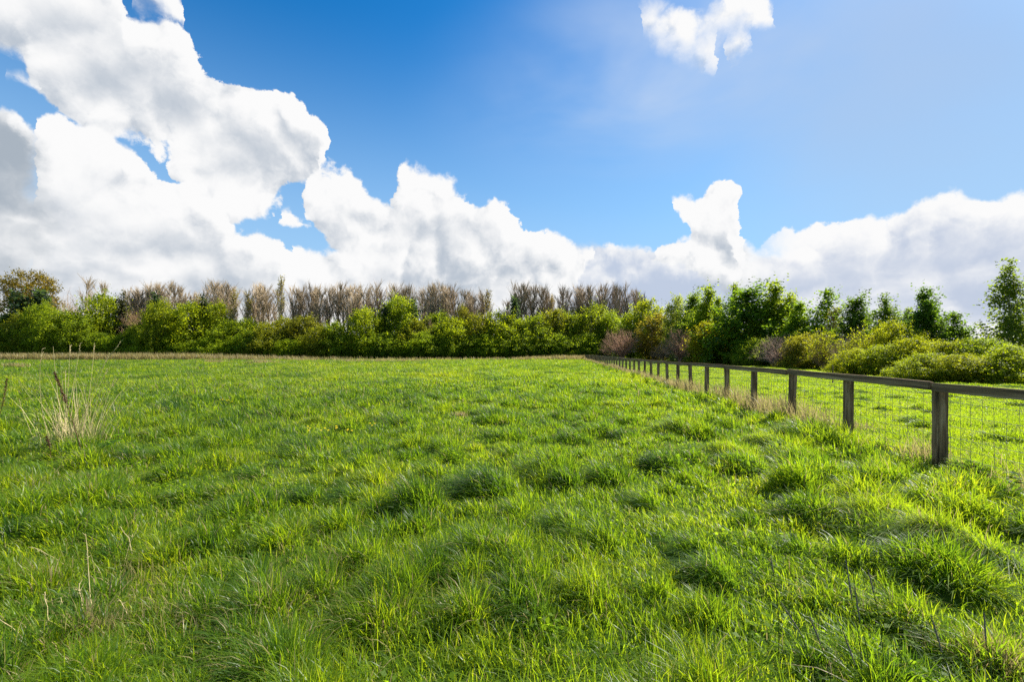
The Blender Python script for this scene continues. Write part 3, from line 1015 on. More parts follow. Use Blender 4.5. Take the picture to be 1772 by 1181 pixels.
def profile_crown(h, w, prof, n_clusters, per, spread, leaf, root_r, lump=0.28, low=0.03, stems=1, base_h=0.6, elong=1.5, inner=0.3, tips=1, tall=1.0, spray=0.09):
    """Crown whose half width follows prof(z), roughened by lumps and loose sprays."""
    z = low + (0.985 - low) * rng.random(n_clusters * 6)
    z = z[rng.random(len(z)) < (0.12 + prof(z)) / 1.12][:n_clusters]
    n_clusters = len(z)
    a = rng.uniform(0, 2 * np.pi, n_clusters)
    tip = rng.integers(0, tips, n_clusters)
    hs = np.where(tip == 0, 1.0, 0.86)
    ox = np.where(tips == 1, 0.0, (tip - (tips - 1) / 2) * w * 0.40)
    lumps = 1 + lump * (2 * fnoise(np.cos(a) * 1.3 + z * 4.2 + tip * 9, np.sin(a) * 1.3 - z * 2.0, 1.0, int(rng.integers(50))) - 1) * 1.6
    lumps = np.clip(lumps, 0.6, 1.35)
    f = np.where(rng.random(n_clusters) < inner, rng.uniform(0.1, 0.7, n_clusters), rng.uniform(0.75, 1.0, n_clusters))
    r = 0.5 * w * prof(z) * lumps * f * (0.72 if tips > 1 else 1.0)
    cen = np.stack([ox + np.cos(a) * r, np.sin(a) * r, z * h * hs * (1 + 0.06 * (lumps - 1) / max(lump, 0.01))], 1)
    k = rng.poisson(per, n_clusters)
    idx = np.repeat(np.arange(n_clusters), k)
    P = cen[idx] + rng.normal(size=(len(idx), 3)) * spread * np.array([1, 1, tall])
    sd = np.stack([np.cos(a) * rng.uniform(0.2, 1, n_clusters), np.sin(a) * rng.uniform(0.2, 1, n_clusters), rng.uniform(0.1, 1.1, n_clusters)], 1) + rng.normal(0, 0.25, (n_clusters, 3))
    ln = spray * h * rng.uniform(0.2, 1.6, n_clusters)
    P += (sd * ln[:, None])[idx] * rng.uniform(-0.7, 1.0, len(idx))[:, None]
    P[:, 2] = np.clip(P[:, 2], 0.05, None)
    D = np.stack([np.cos(a), np.sin(a), 0.4 + z], 1)[idx]
    nrm = D * 0.45 + rng.normal(size=P.shape) * 0.8 + np.array([0, 0, 0.3])
    V, F = leaf_quads(P, nrm, leaf * rng.uniform(0.6, 1.3, len(P)), elong)
    ct = rng.normal(0, 0.17, n_clusters)
    tone = np.clip(0.5 + ct[idx] + rng.normal(0, 0.14, len(P)), 0, 1)
    crown = np_mesh("crown", V, F, M_LEAF, {'tone': np.repeat(tone, 4)})
    trunk = tubes(limbs_to(cen, base_h, root_r, stems=stems, spread=0.08 * w), 6, M_BARK, "trunk")
    return trunk, crown, (2 * np.percentile(np.abs(P[:, 0]), 98), np.percentile(P[:, 2], 98.6))


def p_bush(z):
    return np.clip(0.80 + 0.9 * z, 0, 1) * np.clip(1 - np.clip(z, 0, 1) ** 3.2, 0.0, 1) ** 0.62


def p_spire(z):
    return np.clip(0.75 + 1.4 * z, 0, 1) * np.clip(1.0 - z, 0, 1) ** 1.0


def p_shrub(z):
    return np.clip(0.86 + 0.6 * z, 0, 1) * np.clip(1 - np.clip(z, 0, 1) ** 1.8, 0.0, 1) ** 0.6


def p_tree(z):
    return np.clip(0.55 + 1.3 * z, 0, 1) * np.clip(1 - np.clip(z, 0, 1) ** 2.4, 0.0, 1) ** 0.7


def lobes_round(h, w, n, low=0.1):
    out = [(0, 0, h * 0.5, w * 0.36, w * 0.36, h * 0.40)]
    for k in range(n):
        a, z = rng.uniform(0, 2 * np.pi), rng.uniform(low, 0.82)
        q = w * 0.30 * (1.0 if z < 0.55 else 1.0 - (z - 0.55) * 1.5)
        s = rng.uniform(0.13, 0.22)
        out.append((np.cos(a) * q, np.sin(a) * q, h * z, w * s, w * s, h * s * 0.85))
    return out


def lobes_spire(h, w, n, low=0.06, tips=1):
    out = []
    for t_ in range(tips):
        ox = 0 if tips == 1 else (t_ - (tips - 1) / 2) * w * 0.34
        oh = h * (1.0 if t_ == 0 else rng.uniform(0.78, 0.93))
        for k in range(n):
            z = low + (0.97 - low) * (k + 0.5) / n
            q = w * (0.5 if tips == 1 else 0.36) * (1 - z) ** 0.62 * (0.55 + 0.45 * min(1, z / 0.25))
            a = rng.uniform(0, 2 * np.pi)
            out.append((ox + np.cos(a) * q * 0.45, np.sin(a) * q * 0.45, oh * z, q * 0.72 + 0.02 * w, q * 0.72 + 0.02 * w, oh * 0.075))
    return out


# one set of templates per kind of growth; meshes are shared between copies
TPL = {
    'bush': [profile_crown(9.0, 8.0, p_bush, 560, 38, 0.27, 0.185, 0.14, lump=0.34, stems=3, spray=0.11) for _ in range(6)],
    'tree': [profile_crown(9.0, 6.0, p_tree, 460, 30, 0.19, 0.165, 0.13, lump=0.36, stems=2, spray=0.09) for _ in range(3)],
    'spire': [profile_crown(9.0, 6.4, p_spire, 480, 34, 0.16, 0.15, 0.12, lump=0.45, tips=k, spray=0.10) for k in (1, 1, 2)],
    'open': [profile_crown(7.0, 4.0, p_spire, 300, 34, 0.14, 0.10, 0.07, lump=0.34, low=0.05, inner=0.4, spray=0.065) for _ in range(2)],
    'shrub': [profile_crown(3.4, 4.4, p_shrub, 640, 42, 0.10, 0.07, 0.05, lump=0.42, stems=3, base_h=0.2, spray=0.12) for _ in range(4)],
    'oak': [leafy([(0, 0, 14.2, 6.6, 5, 3.4), (4.6, 0, 12.2, 4.2, 4, 3.4), (-4.8, 0, 12.6, 4.2, 4, 3.2), (7.4, 0, 9.6, 2.8, 3, 2.4), (-7.2, 0, 9.6, 2.8, 3, 2.6), (0, 0, 9.6, 6.0, 5, 3.4)],
                  420, 26, 0.5, 0.26, 0.42, hollow=0.72, up=0.45, base_h=4.0)],
    'ivy': [profile_crown(12.0, 4.4, p_spire, 260, 14, 0.30, 0.34, 0.15, lump=0.5) for _ in range(2)],
    'poplar': [twig_tree(16.0, 1.7, 'upright', 0.12, int(rng.integers(30, 44)), 10) for _ in range(8)],
    'budding': [twig_tree(15.0, 2.2, 'upright', 0.13, 46, 10, buds=1100, bud_size=0.16) for _ in range(2)],
    'brown': [twig_tree(10.0, 3.6, 'spreading', 0.14, 130, 11) for _ in range(2)],
    'thorn': [twig_tree(4.6, 2.6, 'spreading', 0.07, 150, 13) for _ in range(3)],
    'thornbud': [twig_tree(5.0, 2.4, 'spreading', 0.07, 120, 10, buds=2600, bud_size=0.12) for _ in range(2)],
}
BARE = {'poplar', 'budding', 'brown', 'thorn', 'thornbud'}
used = {}


def plant(kind, name, x, top, width, depth, tint, label, cat, group=None, bark=(1, 1, 1), base=None):
    """Put one tree where the photograph has it: column, row of its top, width in photo pixels, distance."""
    i = used.get(kind, 0)
    used[kind] = i + 1
    tpl = TPL[kind][i % len(TPL[kind])]
    X = px(x, depth)
    gz_ = float(ground_z(X, depth)) if depth < 100 else 0.0
    H = EYE + (HY - top) * depth / FX - gz_
    Wd = width * depth / FX
    tw, th = tpl[-1]
    root = empty(name, (X, depth, gz_), label, cat, group, rz=float(rng.uniform(0, 2 * np.pi)) if kind not in ('oak', 'spire') else float(rng.choice([0, np.pi])))
    sc = (Wd / tw, Wd / tw, H / th)
    t_ = obj("trunk", tpl[0], root)
    t_.scale = sc
    t_.color = (*bark, 1)
    c_ = obj("branches" if kind in BARE else "crown", tpl[1], root)
    c_.scale = sc
    c_.color = (*(bark if kind in BARE else tint), 1)
    if kind in BARE and tpl[2] is not None:
        l_ = obj("leaves", tpl[2], root)
        l_.scale = sc
        l_.color = (*tint, 1)
    return root


BRIGHT, YELLOW, GREEN, DARK, OLIVE = (0.185, 0.240, 0.012), (0.175, 0.205, 0.010), (0.150, 0.205, 0.012), (0.115, 0.165, 0.012), (0.165, 0.172, 0.016)
ORANGE, BLUE, LIME = (0.150, 0.135, 0.022), (0.030, 0.052, 0.026), (0.205, 0.250, 0.010)
GREYB, BROWNB, PURPLEB, PALEB = (1.15, 1.05, 0.80), (0.95, 0.74, 0.48), (1.15, 0.80, 0.62), (1.5, 1.4, 1.25)

ORD = ['first', 'second', 'third', 'fourth', 'fifth', 'sixth', 'seventh', 'eighth', 'ninth', 'tenth', 'eleventh', 'twelfth', 'thirteenth', 'fourteenth', 'fifteenth', 'sixteenth']
jit = lambda s: float(rng.normal(0, s))

# bare poplars behind the far hedge, clump by clump: (first column, last column, how many, top row, where)
G_POP = "bare poplars standing in a row behind the far hedge"
for x0, x1, n, top, where in [
        (150, 164, 2, 497, "right of the round brown tree"), (228, 262, 8, 506, "around the dark ivy-clad tree"), (266, 304, 9, 499, "behind the small dark conifer"),
        (314, 344, 5, 511, "behind the bright lime bush"), (362, 402, 9, 496, "left of the two budding poplars"), (434, 474, 8, 503, "left of the tallest budding poplar"),
        (506, 566, 11, 503, "left in the densest clump"), (577, 657, 15, 501, "just left of the gap"),
        (676, 732, 11, 503, "just right of the gap"), (740, 790, 11, 500, "forming a rounded fan"), (798, 832, 8, 512, "left of the yellow budding poplar"),
        (868, 886, 2, 526, "short and thin"), (894, 948, 12, 503, "right of the dark conifer"), (972, 1028, 11, 505, "behind the big rounded bush"),
        (1036, 1098, 12, 503, "at the row's darkest right end"), (1110, 1124, 2, 514, "behind the tall yellow-green tree")]:
    for k in range(n):
        x = x0 + (x1 - x0) * (k / max(1, n - 1)) + jit(1.5)
        plant('poplar', "bare_poplar", x, top + jit(3.5), 48 + jit(5), 116.5 + abs(jit(3)), GREEN, f"{ORD[k]} bare poplar from the left of {'the pair' if n == 2 else 'those'} {where}", "tree", G_POP,
              bark=tuple(np.array(GREYB if x < 960 else (1.02, 0.92, 0.74)) * rng.uniform(0.70, 1.25)))
BUD = (0.17, 0.155, 0.035)
for x, top, w_, tint, lab in [(408, 512, 34, BUD, "left poplar of the two olive budding ones behind the bright lime bush"), (428, 516, 32, BUD, "right poplar of the two olive budding ones behind the bright lime bush"),
                              (490, 490, 30, BUD, "tallest poplar of the row with pale green opening leaves"), (846, 514, 34, (0.12, 0.105, 0.012), "poplar with yellow opening leaves right of the rounded brown fan"),
                              (958, 520, 24, (0.13, 0.10, 0.012), "thin poplar with orange-yellow opening leaves right of the dark conifer"), (345, 520, 30, BUD, "low olive budding poplar above the bright lime bush")]:
    plant('budding', "budding_poplar", x, top, w_, 114, tint, lab, "tree", "poplars coming into leaf behind the far hedge", bark=GREYB)

# other trees behind the hedge
plant('oak', "round_oak", 48, 464, 128, 118, (0.125, 0.098, 0.014), "big round oak with brown-green young leaves at the left edge", "tree", bark=(0.7, 0.6, 0.5))
plant('ivy', "evergreen_tree", 34, 515, 62, 112, BLUE, "dark blue-green evergreen in front of the big round oak", "tree")
plant('ivy', "evergreen_tree", 70, 508, 52, 113, BLUE, "dark evergreen with ragged top beneath the right side of the round oak", "tree")
plant('brown', "bare_tree", 116, 503, 70, 112, OLIVE, "rounded bare brown tree right of the big oak", "tree", bark=BROWNB)
plant('brown', "bare_tree", 240, 527, 66, 112, OLIVE, "rounded bare brown tree right of the tall yellow-green bush", "tree", bark=BROWNB)
plant('brown', "bare_tree", 742, 545, 40, 110, OLIVE, "low bare brown tree right of the big bright bush", "tree", bark=BROWNB)
plant('ivy', "ivy_clad_tree", 212, 517, 30, 112, (0.030, 0.034, 0.020), "dark ivy-clad tree beside the tall yellow-green bush", "tree")
plant('ivy', "dark_conifer", 270, 514, 30, 111, BLUE, "small dark conifer among bare poplars above a yellow bush", "tree")
plant('ivy', "dark_conifer", 352, 522, 32, 112, (0.030, 0.045, 0.018), "dark conifer above the bright lime bush", "tree")
plant('ivy', "dark_conifer", 668, 532, 30, 112, BLUE, "narrow dark conifer in the gap, left of the big bright bush", "tree")
plant('ivy', "dark_conifer", 716, 528, 32, 112, BLUE, "narrow dark conifer at the right shoulder of the big bright bush", "tree")
plant('ivy', "dark_conifer", 890, 520, 32, 112, BLUE, "dark conifer at the left edge of the poplars right of the short pair", "tree")

# the far hedge, bush by bush
G_HEDGE = "bushes that make up the far hedge"
for x, top, w_, tint, lab in [
        (-40, 552, 60, GREEN, "green hedge bush cut by the left edge of the picture"), (12, 556, 52, GREEN, "low green bush below the big round oak's left side"), (42, 553, 46, OLIVE, "olive bush below the big round oak's centre"),
        (72, 537, 38, BRIGHT, "bright green pointed bush below the right side of the round oak"), (103, 549, 50, BRIGHT, "bright bush below the left of the rounded bare brown tree"),
        (136, 553, 46, GREEN, "green bush below the right of the rounded bare brown tree"), (186, 516, 58, LIME, "tall yellow-green bush left of the ivy-clad tree"),
        (214, 556, 48, GREEN, "green bush below the dark ivy-clad tree"), (243, 568, 44, BRIGHT, "low bright bush below the second rounded bare brown tree"),
        (274, 536, 40, YELLOW, "yellow bush under the small dark conifer"), (298, 554, 44, DARK, "dark green bush between the yellow bush and the bright lime bush"),
        (330, 533, 66, LIME, "broad bright lime bush under the olive budding poplar"), (378, 531, 36, LIME, "narrow lime bush right of the broad lime bush"),
        (398, 556, 50, GREEN, "green bush right of the narrow lime bush"), (428, 563, 54, BRIGHT, "low bright-leaved bush with dark base left of the olive stretch"),
        (464, 567, 46, OLIVE, "olive bush starting the low stretch under the tallest poplar"), (496, 560, 42, OLIVE, "olive bush right under the tallest budding poplar"),
        (526, 563, 48, (0.125, 0.120, 0.016), "brownish bush left of centre of the low stretch under the densest poplars"), (556, 571, 46, OLIVE, "olive-green lowest bush under the densest poplars"),
        (584, 564, 42, GREEN, "green bush left of the upright yellow bush"), (624, 541, 50, LIME, "upright yellow-green bush just left of the gap"),
        (652, 578, 44, DARK, "dark low bush filling the gap between the poplars"), (692, 531, 62, BRIGHT, "big bright bush right of the gap in the poplars"),
        (724, 562, 44, OLIVE, "olive bush at the right foot of the big bright bush"), (756, 550, 48, GREEN, "green bush under the rounded brown fan of poplars"),
        (788, 556, 54, LIME, "lime-leaved bush under the right of the rounded brown fan"), (800, 543, 26, ORANGE, "small orange-brown bush peeping over the lime-leaved bush"),
        (826, 553, 42, OLIVE, "olive bush under the left of the yellow budding poplar"), (866, 546, 56, LIME, "lime bush under the short thin poplar pair"),
        (896, 562, 48, BRIGHT, "bright bush below the dark conifer in the right half"), (925, 556, 46, GREEN, "green bush under the bare poplars right of the dark conifer"),
        (958, 548, 46, OLIVE, "olive bush under the orange-yellow budding poplar"), (986, 553, 42, GREEN, "green bush left of the big rounded yellow-green bush"),
        (1026, 537, 66, (0.145, 0.185, 0.012), "big rounded yellow-green bush at the far end of the fence"), (1056, 556, 44, GREEN, "green bush right of the big rounded bush at the fence's far end")]:
    plant('bush', "hedge_bush", x + jit(2), top - 5 + jit(3), w_ * 1.35, 110.5 + jit(2), tuple(0.60 * np.array(tint) + 0.24 * np.array((0.150, 0.200, 0.012))), lab, "bush", G_HEDGE)
G_FRONT = "low dark bushes along the front of the far hedge"
fx_ = [-28, 5, 30, 58, 88, 118, 150, 176, 205, 230, 262, 290, 316, 345, 372, 400, 440, 474, 505, 535, 570, 600, 634, 664, 694, 725, 752, 782, 812, 842, 872, 905, 935, 962, 990, 1015]
under = ["left edge of the picture", "oak's left side", "oak's middle", "oak's right side", "bare brown tree's left", "bare brown tree's right", "lone poplar pair", "tall yellow-green bush's left", "tall yellow-green bush's right",
         "second bare brown tree", "yellow bush", "dark bush right of the yellow bush", "broad lime bush's left", "broad lime bush's right", "narrow lime bush", "green bush right of the narrow lime bush", "olive stretch's left end",
         "left of the tallest poplar", "right of the tallest poplar", "densest poplars' left", "densest poplars' middle", "densest poplars' right", "upright yellow-green bush", "gap in the poplars", "big bright bush", "low bare brown tree",
         "rounded brown fan's left", "rounded brown fan's right", "yellow budding poplar's left", "yellow budding poplar's right", "short thin poplar pair", "dark conifer in the right half", "poplars right of that conifer", "orange-yellow budding poplar",
         "rounded yellow-green bush's left", "rounded yellow-green bush at the fence end"]
for x, u_ in zip(fx_, under):
    plant('bush', "hedge_shrub", x + jit(3), 582 + jit(5), 60 + jit(5), 108.0 + jit(0.6), DARK if rng.random() < 0.45 else GREEN, f"dark shrub at the hedge's foot below the {u_}", "bush", G_FRONT)

# the corner and the plantation beyond the fence on the right
for kind, name, x, top, w_, dep, tint, lab, bark in [
        ('tree', "leafy_tree", 1092, 545, 46, 104, GREEN, "dark green tree behind the bare shrub at the fence's far end", GREYB),
        ('tree', "leafy_tree", 1122, 523, 62, 100, (0.165, 0.20, 0.012), "tall yellow-green tree at the right end of the poplar row", GREYB),
        ('tree', "leafy_tree", 1140, 548, 60, 92, ORANGE, "orange-brown tree in front of the tall yellow-green tree", BROWNB),
        ('tree', "leafy_tree", 1172, 519, 44, 86, (0.16, 0.20, 0.035), "pale green tree right of the tall yellow-green tree", GREYB),
        ('spire', "pointed_tree", 1200, 514, 38, 82, (0.115, 0.175, 0.016), "mid green pointed tree left of the three dark spires", GREYB),
        ('tree', "leafy_tree", 1198, 548, 56, 78, (0.110, 0.165, 0.014), "broad green tree behind the yellow shrubs", GREYB),
        ('spire', "pointed_tree", 1226, 506, 46, 74, GREEN, "green spire, leftmost of the three behind the yellow shrubs", GREYB),
        ('spire', "pointed_tree", 1256, 502, 40, 68, GREEN, "narrow green spire, middle one of the three behind the yellow shrubs", GREYB),
        ('spire', "pointed_tree", 1294, 505, 76, 60, (0.085, 0.150, 0.012), "broad dark green spire right of the yellow shrubs", GREYB),
        ('spire', "pointed_tree", 1340, 499, 56, 58, GREEN, "green spire above the pale bare shrub", GREYB),
        ('tree', "leafy_tree", 1368, 514, 46, 57, BRIGHT, "bright green tree between two dark spires", GREYB),
        ('spire', "pointed_tree", 1406, 511, 68, 52, (0.105, 0.170, 0.012), "green spire left of the brown-topped tree", GREYB),
        ('budding', "budding_tree", 1448, 541, 50, 50, OLIVE, "small brown-topped tree just coming into leaf", BROWNB),
        ('spire', "pointed_tree", 1482, 520, 46, 46, (0.070, 0.120, 0.012), "small dark spire above the olive thorn shrubs", GREYB),
        ('open', "birch_tree", 1532, 520, 60, 42, (0.095, 0.150, 0.016), "loose-leaved birch between two dark trees", PALEB),
        ('open', "birch_tree", 1572, 539, 42, 40, (0.110, 0.160, 0.014), "short loose birch left of the dark twin-topped tree", PALEB),
        ('spire', "pointed_tree", 1602, 510, 48, 36, (0.065, 0.120, 0.012), "dark tree, taller left half of the twin tops near the right edge", GREYB),
        ('spire', "pointed_tree", 1632, 530, 62, 35, (0.072, 0.130, 0.012), "dark tree, lower right half of the twin tops near the right edge", GREYB),
        ('open', "birch_tree", 1748, 466, 72, 30, (0.105, 0.150, 0.018), "tall loose birch at the right edge of the picture", PALEB),
        ('thorn', "thorn_shrub", 1074, 560, 66, 92, OLIVE, "purple-brown bare shrub at the far end of the fence", PURPLEB),
        ('thorn', "thorn_shrub", 1148, 590, 42, 84, OLIVE, "low bare brown shrub under the orange-brown tree", BROWNB),
        ('thorn', "thorn_shrub", 1176, 560, 56, 70, OLIVE, "dark purple bare shrub left of the yellow shrubs", PURPLEB),
        ('thorn', "thorn_shrub", 1343, 572, 74, 48, OLIVE, "pale bare rounded shrub right of the broad dark spire", (1.1, 0.92, 0.84)),
        ('thornbud', "thorn_shrub", 1428, 566, 56, 42, YELLOW, "olive half-leaved shrub left of the grey bare one", BROWNB),
        ('thorn', "thorn_shrub", 1462, 574, 54, 40, OLIVE, "grey bare shrub beneath the small dark spire", GREYB),
        ('thornbud', "thorn_shrub", 1492, 560, 66, 37, YELLOW, "tall yellow half-leaved shrub beneath the small dark spire", BROWNB),
        ('tree', "yellow_shrub", 1224, 562, 52, 64, (0.20, 0.200, 0.008), "left one of the two bright yellow shrubs behind the fence", BROWNB),
        ('tree', "yellow_shrub", 1266, 566, 50, 62, (0.175, 0.180, 0.008), "right one of the two bright yellow shrubs behind the fence", BROWNB),
        ('shrub', "field_shrub", 1312, 588, 56, 54, GREEN, "low green shrub at the foot of the broad dark spire", BROWNB),
        ('shrub', "field_shrub", 1390, 582, 62, 46, OLIVE, "olive-yellow shrub right of the pale bare rounded shrub", BROWNB),
        ('shrub', "field_shrub", 1480, 606, 64, 33, YELLOW, "low yellow shrub nearest the fence under the half-leaved shrubs", BROWNB),
        ('shrub', "field_shrub", 1548, 562, 74, 35, YELLOW, "tall yellow shrub under the loose-leaved birch", BROWNB),
        ('shrub', "field_shrub", 1532, 600, 70, 31, (0.165, 0.21, 0.010), "yellow-green shrub below the tall yellow shrub", BROWNB),
        ('shrub', "field_shrub", 1590, 588, 76, 30, YELLOW, "yellow shrub at the foot of the dark twin-topped tree", BROWNB),
        ('shrub', "field_shrub", 1648, 594, 84, 28, YELLOW, "broad yellow-topped shrub right of the dark twin-topped tree", BROWNB),
        ('shrub', "field_shrub", 1600, 614, 78, 27, (0.155, 0.20, 0.010), "lower shrub in front of the broad yellow-topped shrub", BROWNB),
        ('shrub', "field_shrub", 1700, 590, 84, 27, (0.14, 0.195, 0.010), "green shrub at the foot of the tall birch", BROWNB),
        ('shrub', "field_shrub", 1672, 616, 90, 25, YELLOW, "broad low yellow shrub nearest the right part of the fence", BROWNB),
        ('shrub', "field_shrub", 1756, 602, 104, 24, (0.165, 0.215, 0.010), "big low shrub cut by the right edge of the picture", BROWNB),
        ('shrub', "field_shrub", 1850, 600, 110, 24, YELLOW, "yellow shrub just past the right edge", BROWNB)]:
    plant(kind, name, x, top, w_ * {'shrub': 1.25, 'spire': 1.8, 'open': 1.4}.get(kind, 1.2), dep, tuple(0.86 * np.array(tint)), lab, "shrub" if 'shrub' in name else "tree", "trees and shrubs beyond the fence", bark=bark)

# ------------------------------------------------------------------ dead grass: along the hedge, under the fence and in patches
cx_, cy_, hh_ = [], [], []
for k in range(30000):                                     # strip in front of the hedge, thinning out to the right
    x = rng.uniform(-150, 22)
    if rng.random() < np.interp(x, [-150, -80, -55, -30, 0, 8, 15, 22], [1, 1, 0.5, 0.14, 0.25, 0.9, 0.8, 0.4]) * (0.25 + fnoise(x, 3.0, 0.25, 7)):
        cx_.append(x); cy_.append(rng.uniform(95.0, 98.8)); hh_.append(rng.uniform(0.6, 1.3) * np.interp(x, [-70, -40, 0, 8], [1.5, 0.8, 0.6, 1.0]))
for X, Y, r, n in [(375, 629, 1.6, 500), (455, 631, 1.6, 400), (612, 627, 3.0, 500), (660, 627, 2.5, 400), (675, 624, 0.8, 300), (708, 627, 1.8, 500), (25, 638, 1.0, 200), (797, 722, 0.16, 260), (125, 855, 0.28, 170), (60, 1010, 0.22, 130), (165, 1100, 0.15, 170), (250, 1000, 0.2, 60), (1480, 745, 0.3, 160), (1310, 700, 0.5, 260), (530, 625, 2.0, 300)]:
    d = EYE * FX / (Y - HY)
    for k in range(n):
        cx_.append(px(X, d) + rng.normal(0, r * 0.6)); cy_.append(min(103.0, d + rng.normal(0, r * 0.4))); hh_.append(rng.uniform(0.25, 0.6) * (0.35 if d < 20 else 1))
for k in range(9000):                                      # under the fence
    y = 4.0 + (rng.random() ** 1.7) * 96
    x = float(fence_x(y)) + rng.normal(0.0, 0.20)
    if fnoise(x, y, 0.6, 51) + 0.25 * (y > 9) > 0.55:
        cx_.append(x); cy_.append(y); hh_.append(rng.uniform(0.25, 0.55) * (1.25 if 9 < y < 20 else 0.9))
for k in range(1500):                                      # yellowed, flattened grass by the bottom right corner
    cx_.append(px(1760, 2.2) + rng.normal(0, 0.12)); cy_.append(2.2 + rng.normal(0, 0.09)); hh_.append(rng.uniform(0.06, 0.16))
cx_, cy_, hh_ = map(np.array, (cx_, cy_, hh_))
n = len(cx_)
dd_ = np.hypot(cx_, cy_)
v, q, t, c = blades(cx_, cy_, ground_z(cx_, cy_) - 0.02, hh_, rng.normal(-0.1, 0.25, n), rng.normal(0, 0.25, n), 0.0042 * np.maximum(1, (dd_ / 4) ** 0.85), rng.uniform(0.88, 1.0, n), 3, 0.5)
tag(obj("dead_grass", np_mesh("dead_grass", v, [q, t], M_GRASS, {'tone': c})), "tan dead grass standing along the hedge foot and under the fence", "dead grass", kind='stuff')


# ------------------------------------------------------------------ tall dry stems, docks, foxtails and flowers
def curve_pts(p0, p1, bend, n=7):
    p0, p1 = np.array(p0, float), np.array(p1, float)
    s = np.linspace(0, 1, n)[:, None]
    return p0 + (p1 - p0) * s + np.array(bend) * (s * (1 - s) * 4)


def chain(P, r0, r1):
    n = len(P) - 1
    return [(*P[k], *P[k + 1], r0 + (r1 - r0) * k / n, r0 + (r1 - r0) * (k + 1) / n) for k in range(n)]


def at(X, Y):
    d = EYE * FX / (Y - HY)
    x = px(X, d)
    return x, d, float(ground_z(x, d))


def photo_pt(X, Y, d):
    """A point at distance d seen at that place of the photograph."""
    return np.array([px(X, d), d, EYE + (HY - Y) * d / FX])


x, d, z = at(132, 778)
root = empty("dry_grass_clump", (x, d, z), "tall clump of pale dry grass stems in the left foreground", "dry grass")
O = np.array([x, d, z])
segs, heads = [], []
for bx, tx, ty, bend in [(95, 73, 604, -0.10), (112, 121, 597, 0.02), (106, 139, 594, 0.03), (140, 163, 596, 0.03), (128, 190, 612, -0.05), (150, 214, 586, -0.22), (122, 186, 640, 0.02), (136, 205, 655, -0.03), (118, 113, 640, 0),
                         (100, 108, 660, 0), (126, 150, 665, 0.02), (142, 176, 672, 0), (110, 92, 600, -0.02), (150, 200, 650, 0.0), (132, 132, 690, 0), (120, 138, 680, 0.02)]:
    dj = d + jit(0.12)
    P = curve_pts(photo_pt(bx + jit(5), 765 + jit(8), dj), photo_pt(tx, ty, dj + jit(0.1)), (bend, 0, 0.02)) - O
    P[0, 2] = -0.05
    heads.append(P)
for i, P in enumerate(heads):
    st_ = obj("stem", tubes(chain(P, 0.0044, 0.0022), 4, M_STRAW, "stem"), root)
    if i < 9:
        hd = []
        for k in range(11):
            a = P[-1] + (P[-2] - P[-1]) * rng.uniform(0, 0.9)
            hd.append((*a, *(a + np.array([rng.normal(0.01, 0.012), rng.normal(0, 0.012), rng.uniform(0.0, 0.05)])), 0.0045, 0.002))
        obj("seed_head", tubes(hd, 4, M_STRAW, "seed_head"), st_)
n = 240
bx, by = rng.normal(0, 0.19, n), rng.normal(0, 0.15, n)
v, q, t, c = blades(bx, by, np.full(n, -0.05), rng.uniform(0.2, 0.55, n) + 1.0 * rng.random(n) ** 3, bx * 0.8 + rng.normal(0.05, 0.16, n), by * 1.6 + rng.normal(0, 0.16, n), np.full(n, 0.0052), rng.uniform(0.96, 1.0, n), 3, 0.2)
obj("blades", np_mesh("blades", v, [q, t], M_STRAW), root)


def dock_stem(bX, bY, tX, tY, label, seeds, frac):
    x, d, z = at(bX, bY)
    r_ = empty("dock_seed_stem", (x, d, z), label, "weed", "dead dock stems")
    P = curve_pts((0, 0, -0.05), photo_pt(tX, tY, d) - np.array([x, d, z]), (0.03, 0, 0), 9)
    obj("stem", tubes(chain(P, 0.006, 0.003), 6, M_SEED, "stem"), r_)
    s = 1 - frac * rng.random(seeds)
    idx_ = s * (len(P) - 1)
    lo = np.clip(idx_.astype(int), 0, len(P) - 2)
    C = P[lo] + (P[lo + 1] - P[lo]) * (idx_ - lo)[:, None]
    rad = 0.030 * np.clip(1.25 - s, 0.12, 1) * 1.6
    C = C + rng.normal(size=C.shape) * rad[:, None] * 0.55
    V, F = leaf_quads(C, rng.normal(size=C.shape), rng.uniform(0.008, 0.016, seeds), 1.2)
    obj("seed_head", np_mesh("seed_head", V, F, M_SEED), r_)


dock_stem(146, 798, 94, 645, "dark brown dock seed head on a leaning stem in front of the dry grass clump", 520, 0.34)
dock_stem(-8, 745, 12, 655, "dark brown dock seed head cut by the left edge", 420, 0.55)
dock_stem(86, 800, 80, 755, "short brown withered dock head left of the dry grass clump", 160, 0.4)


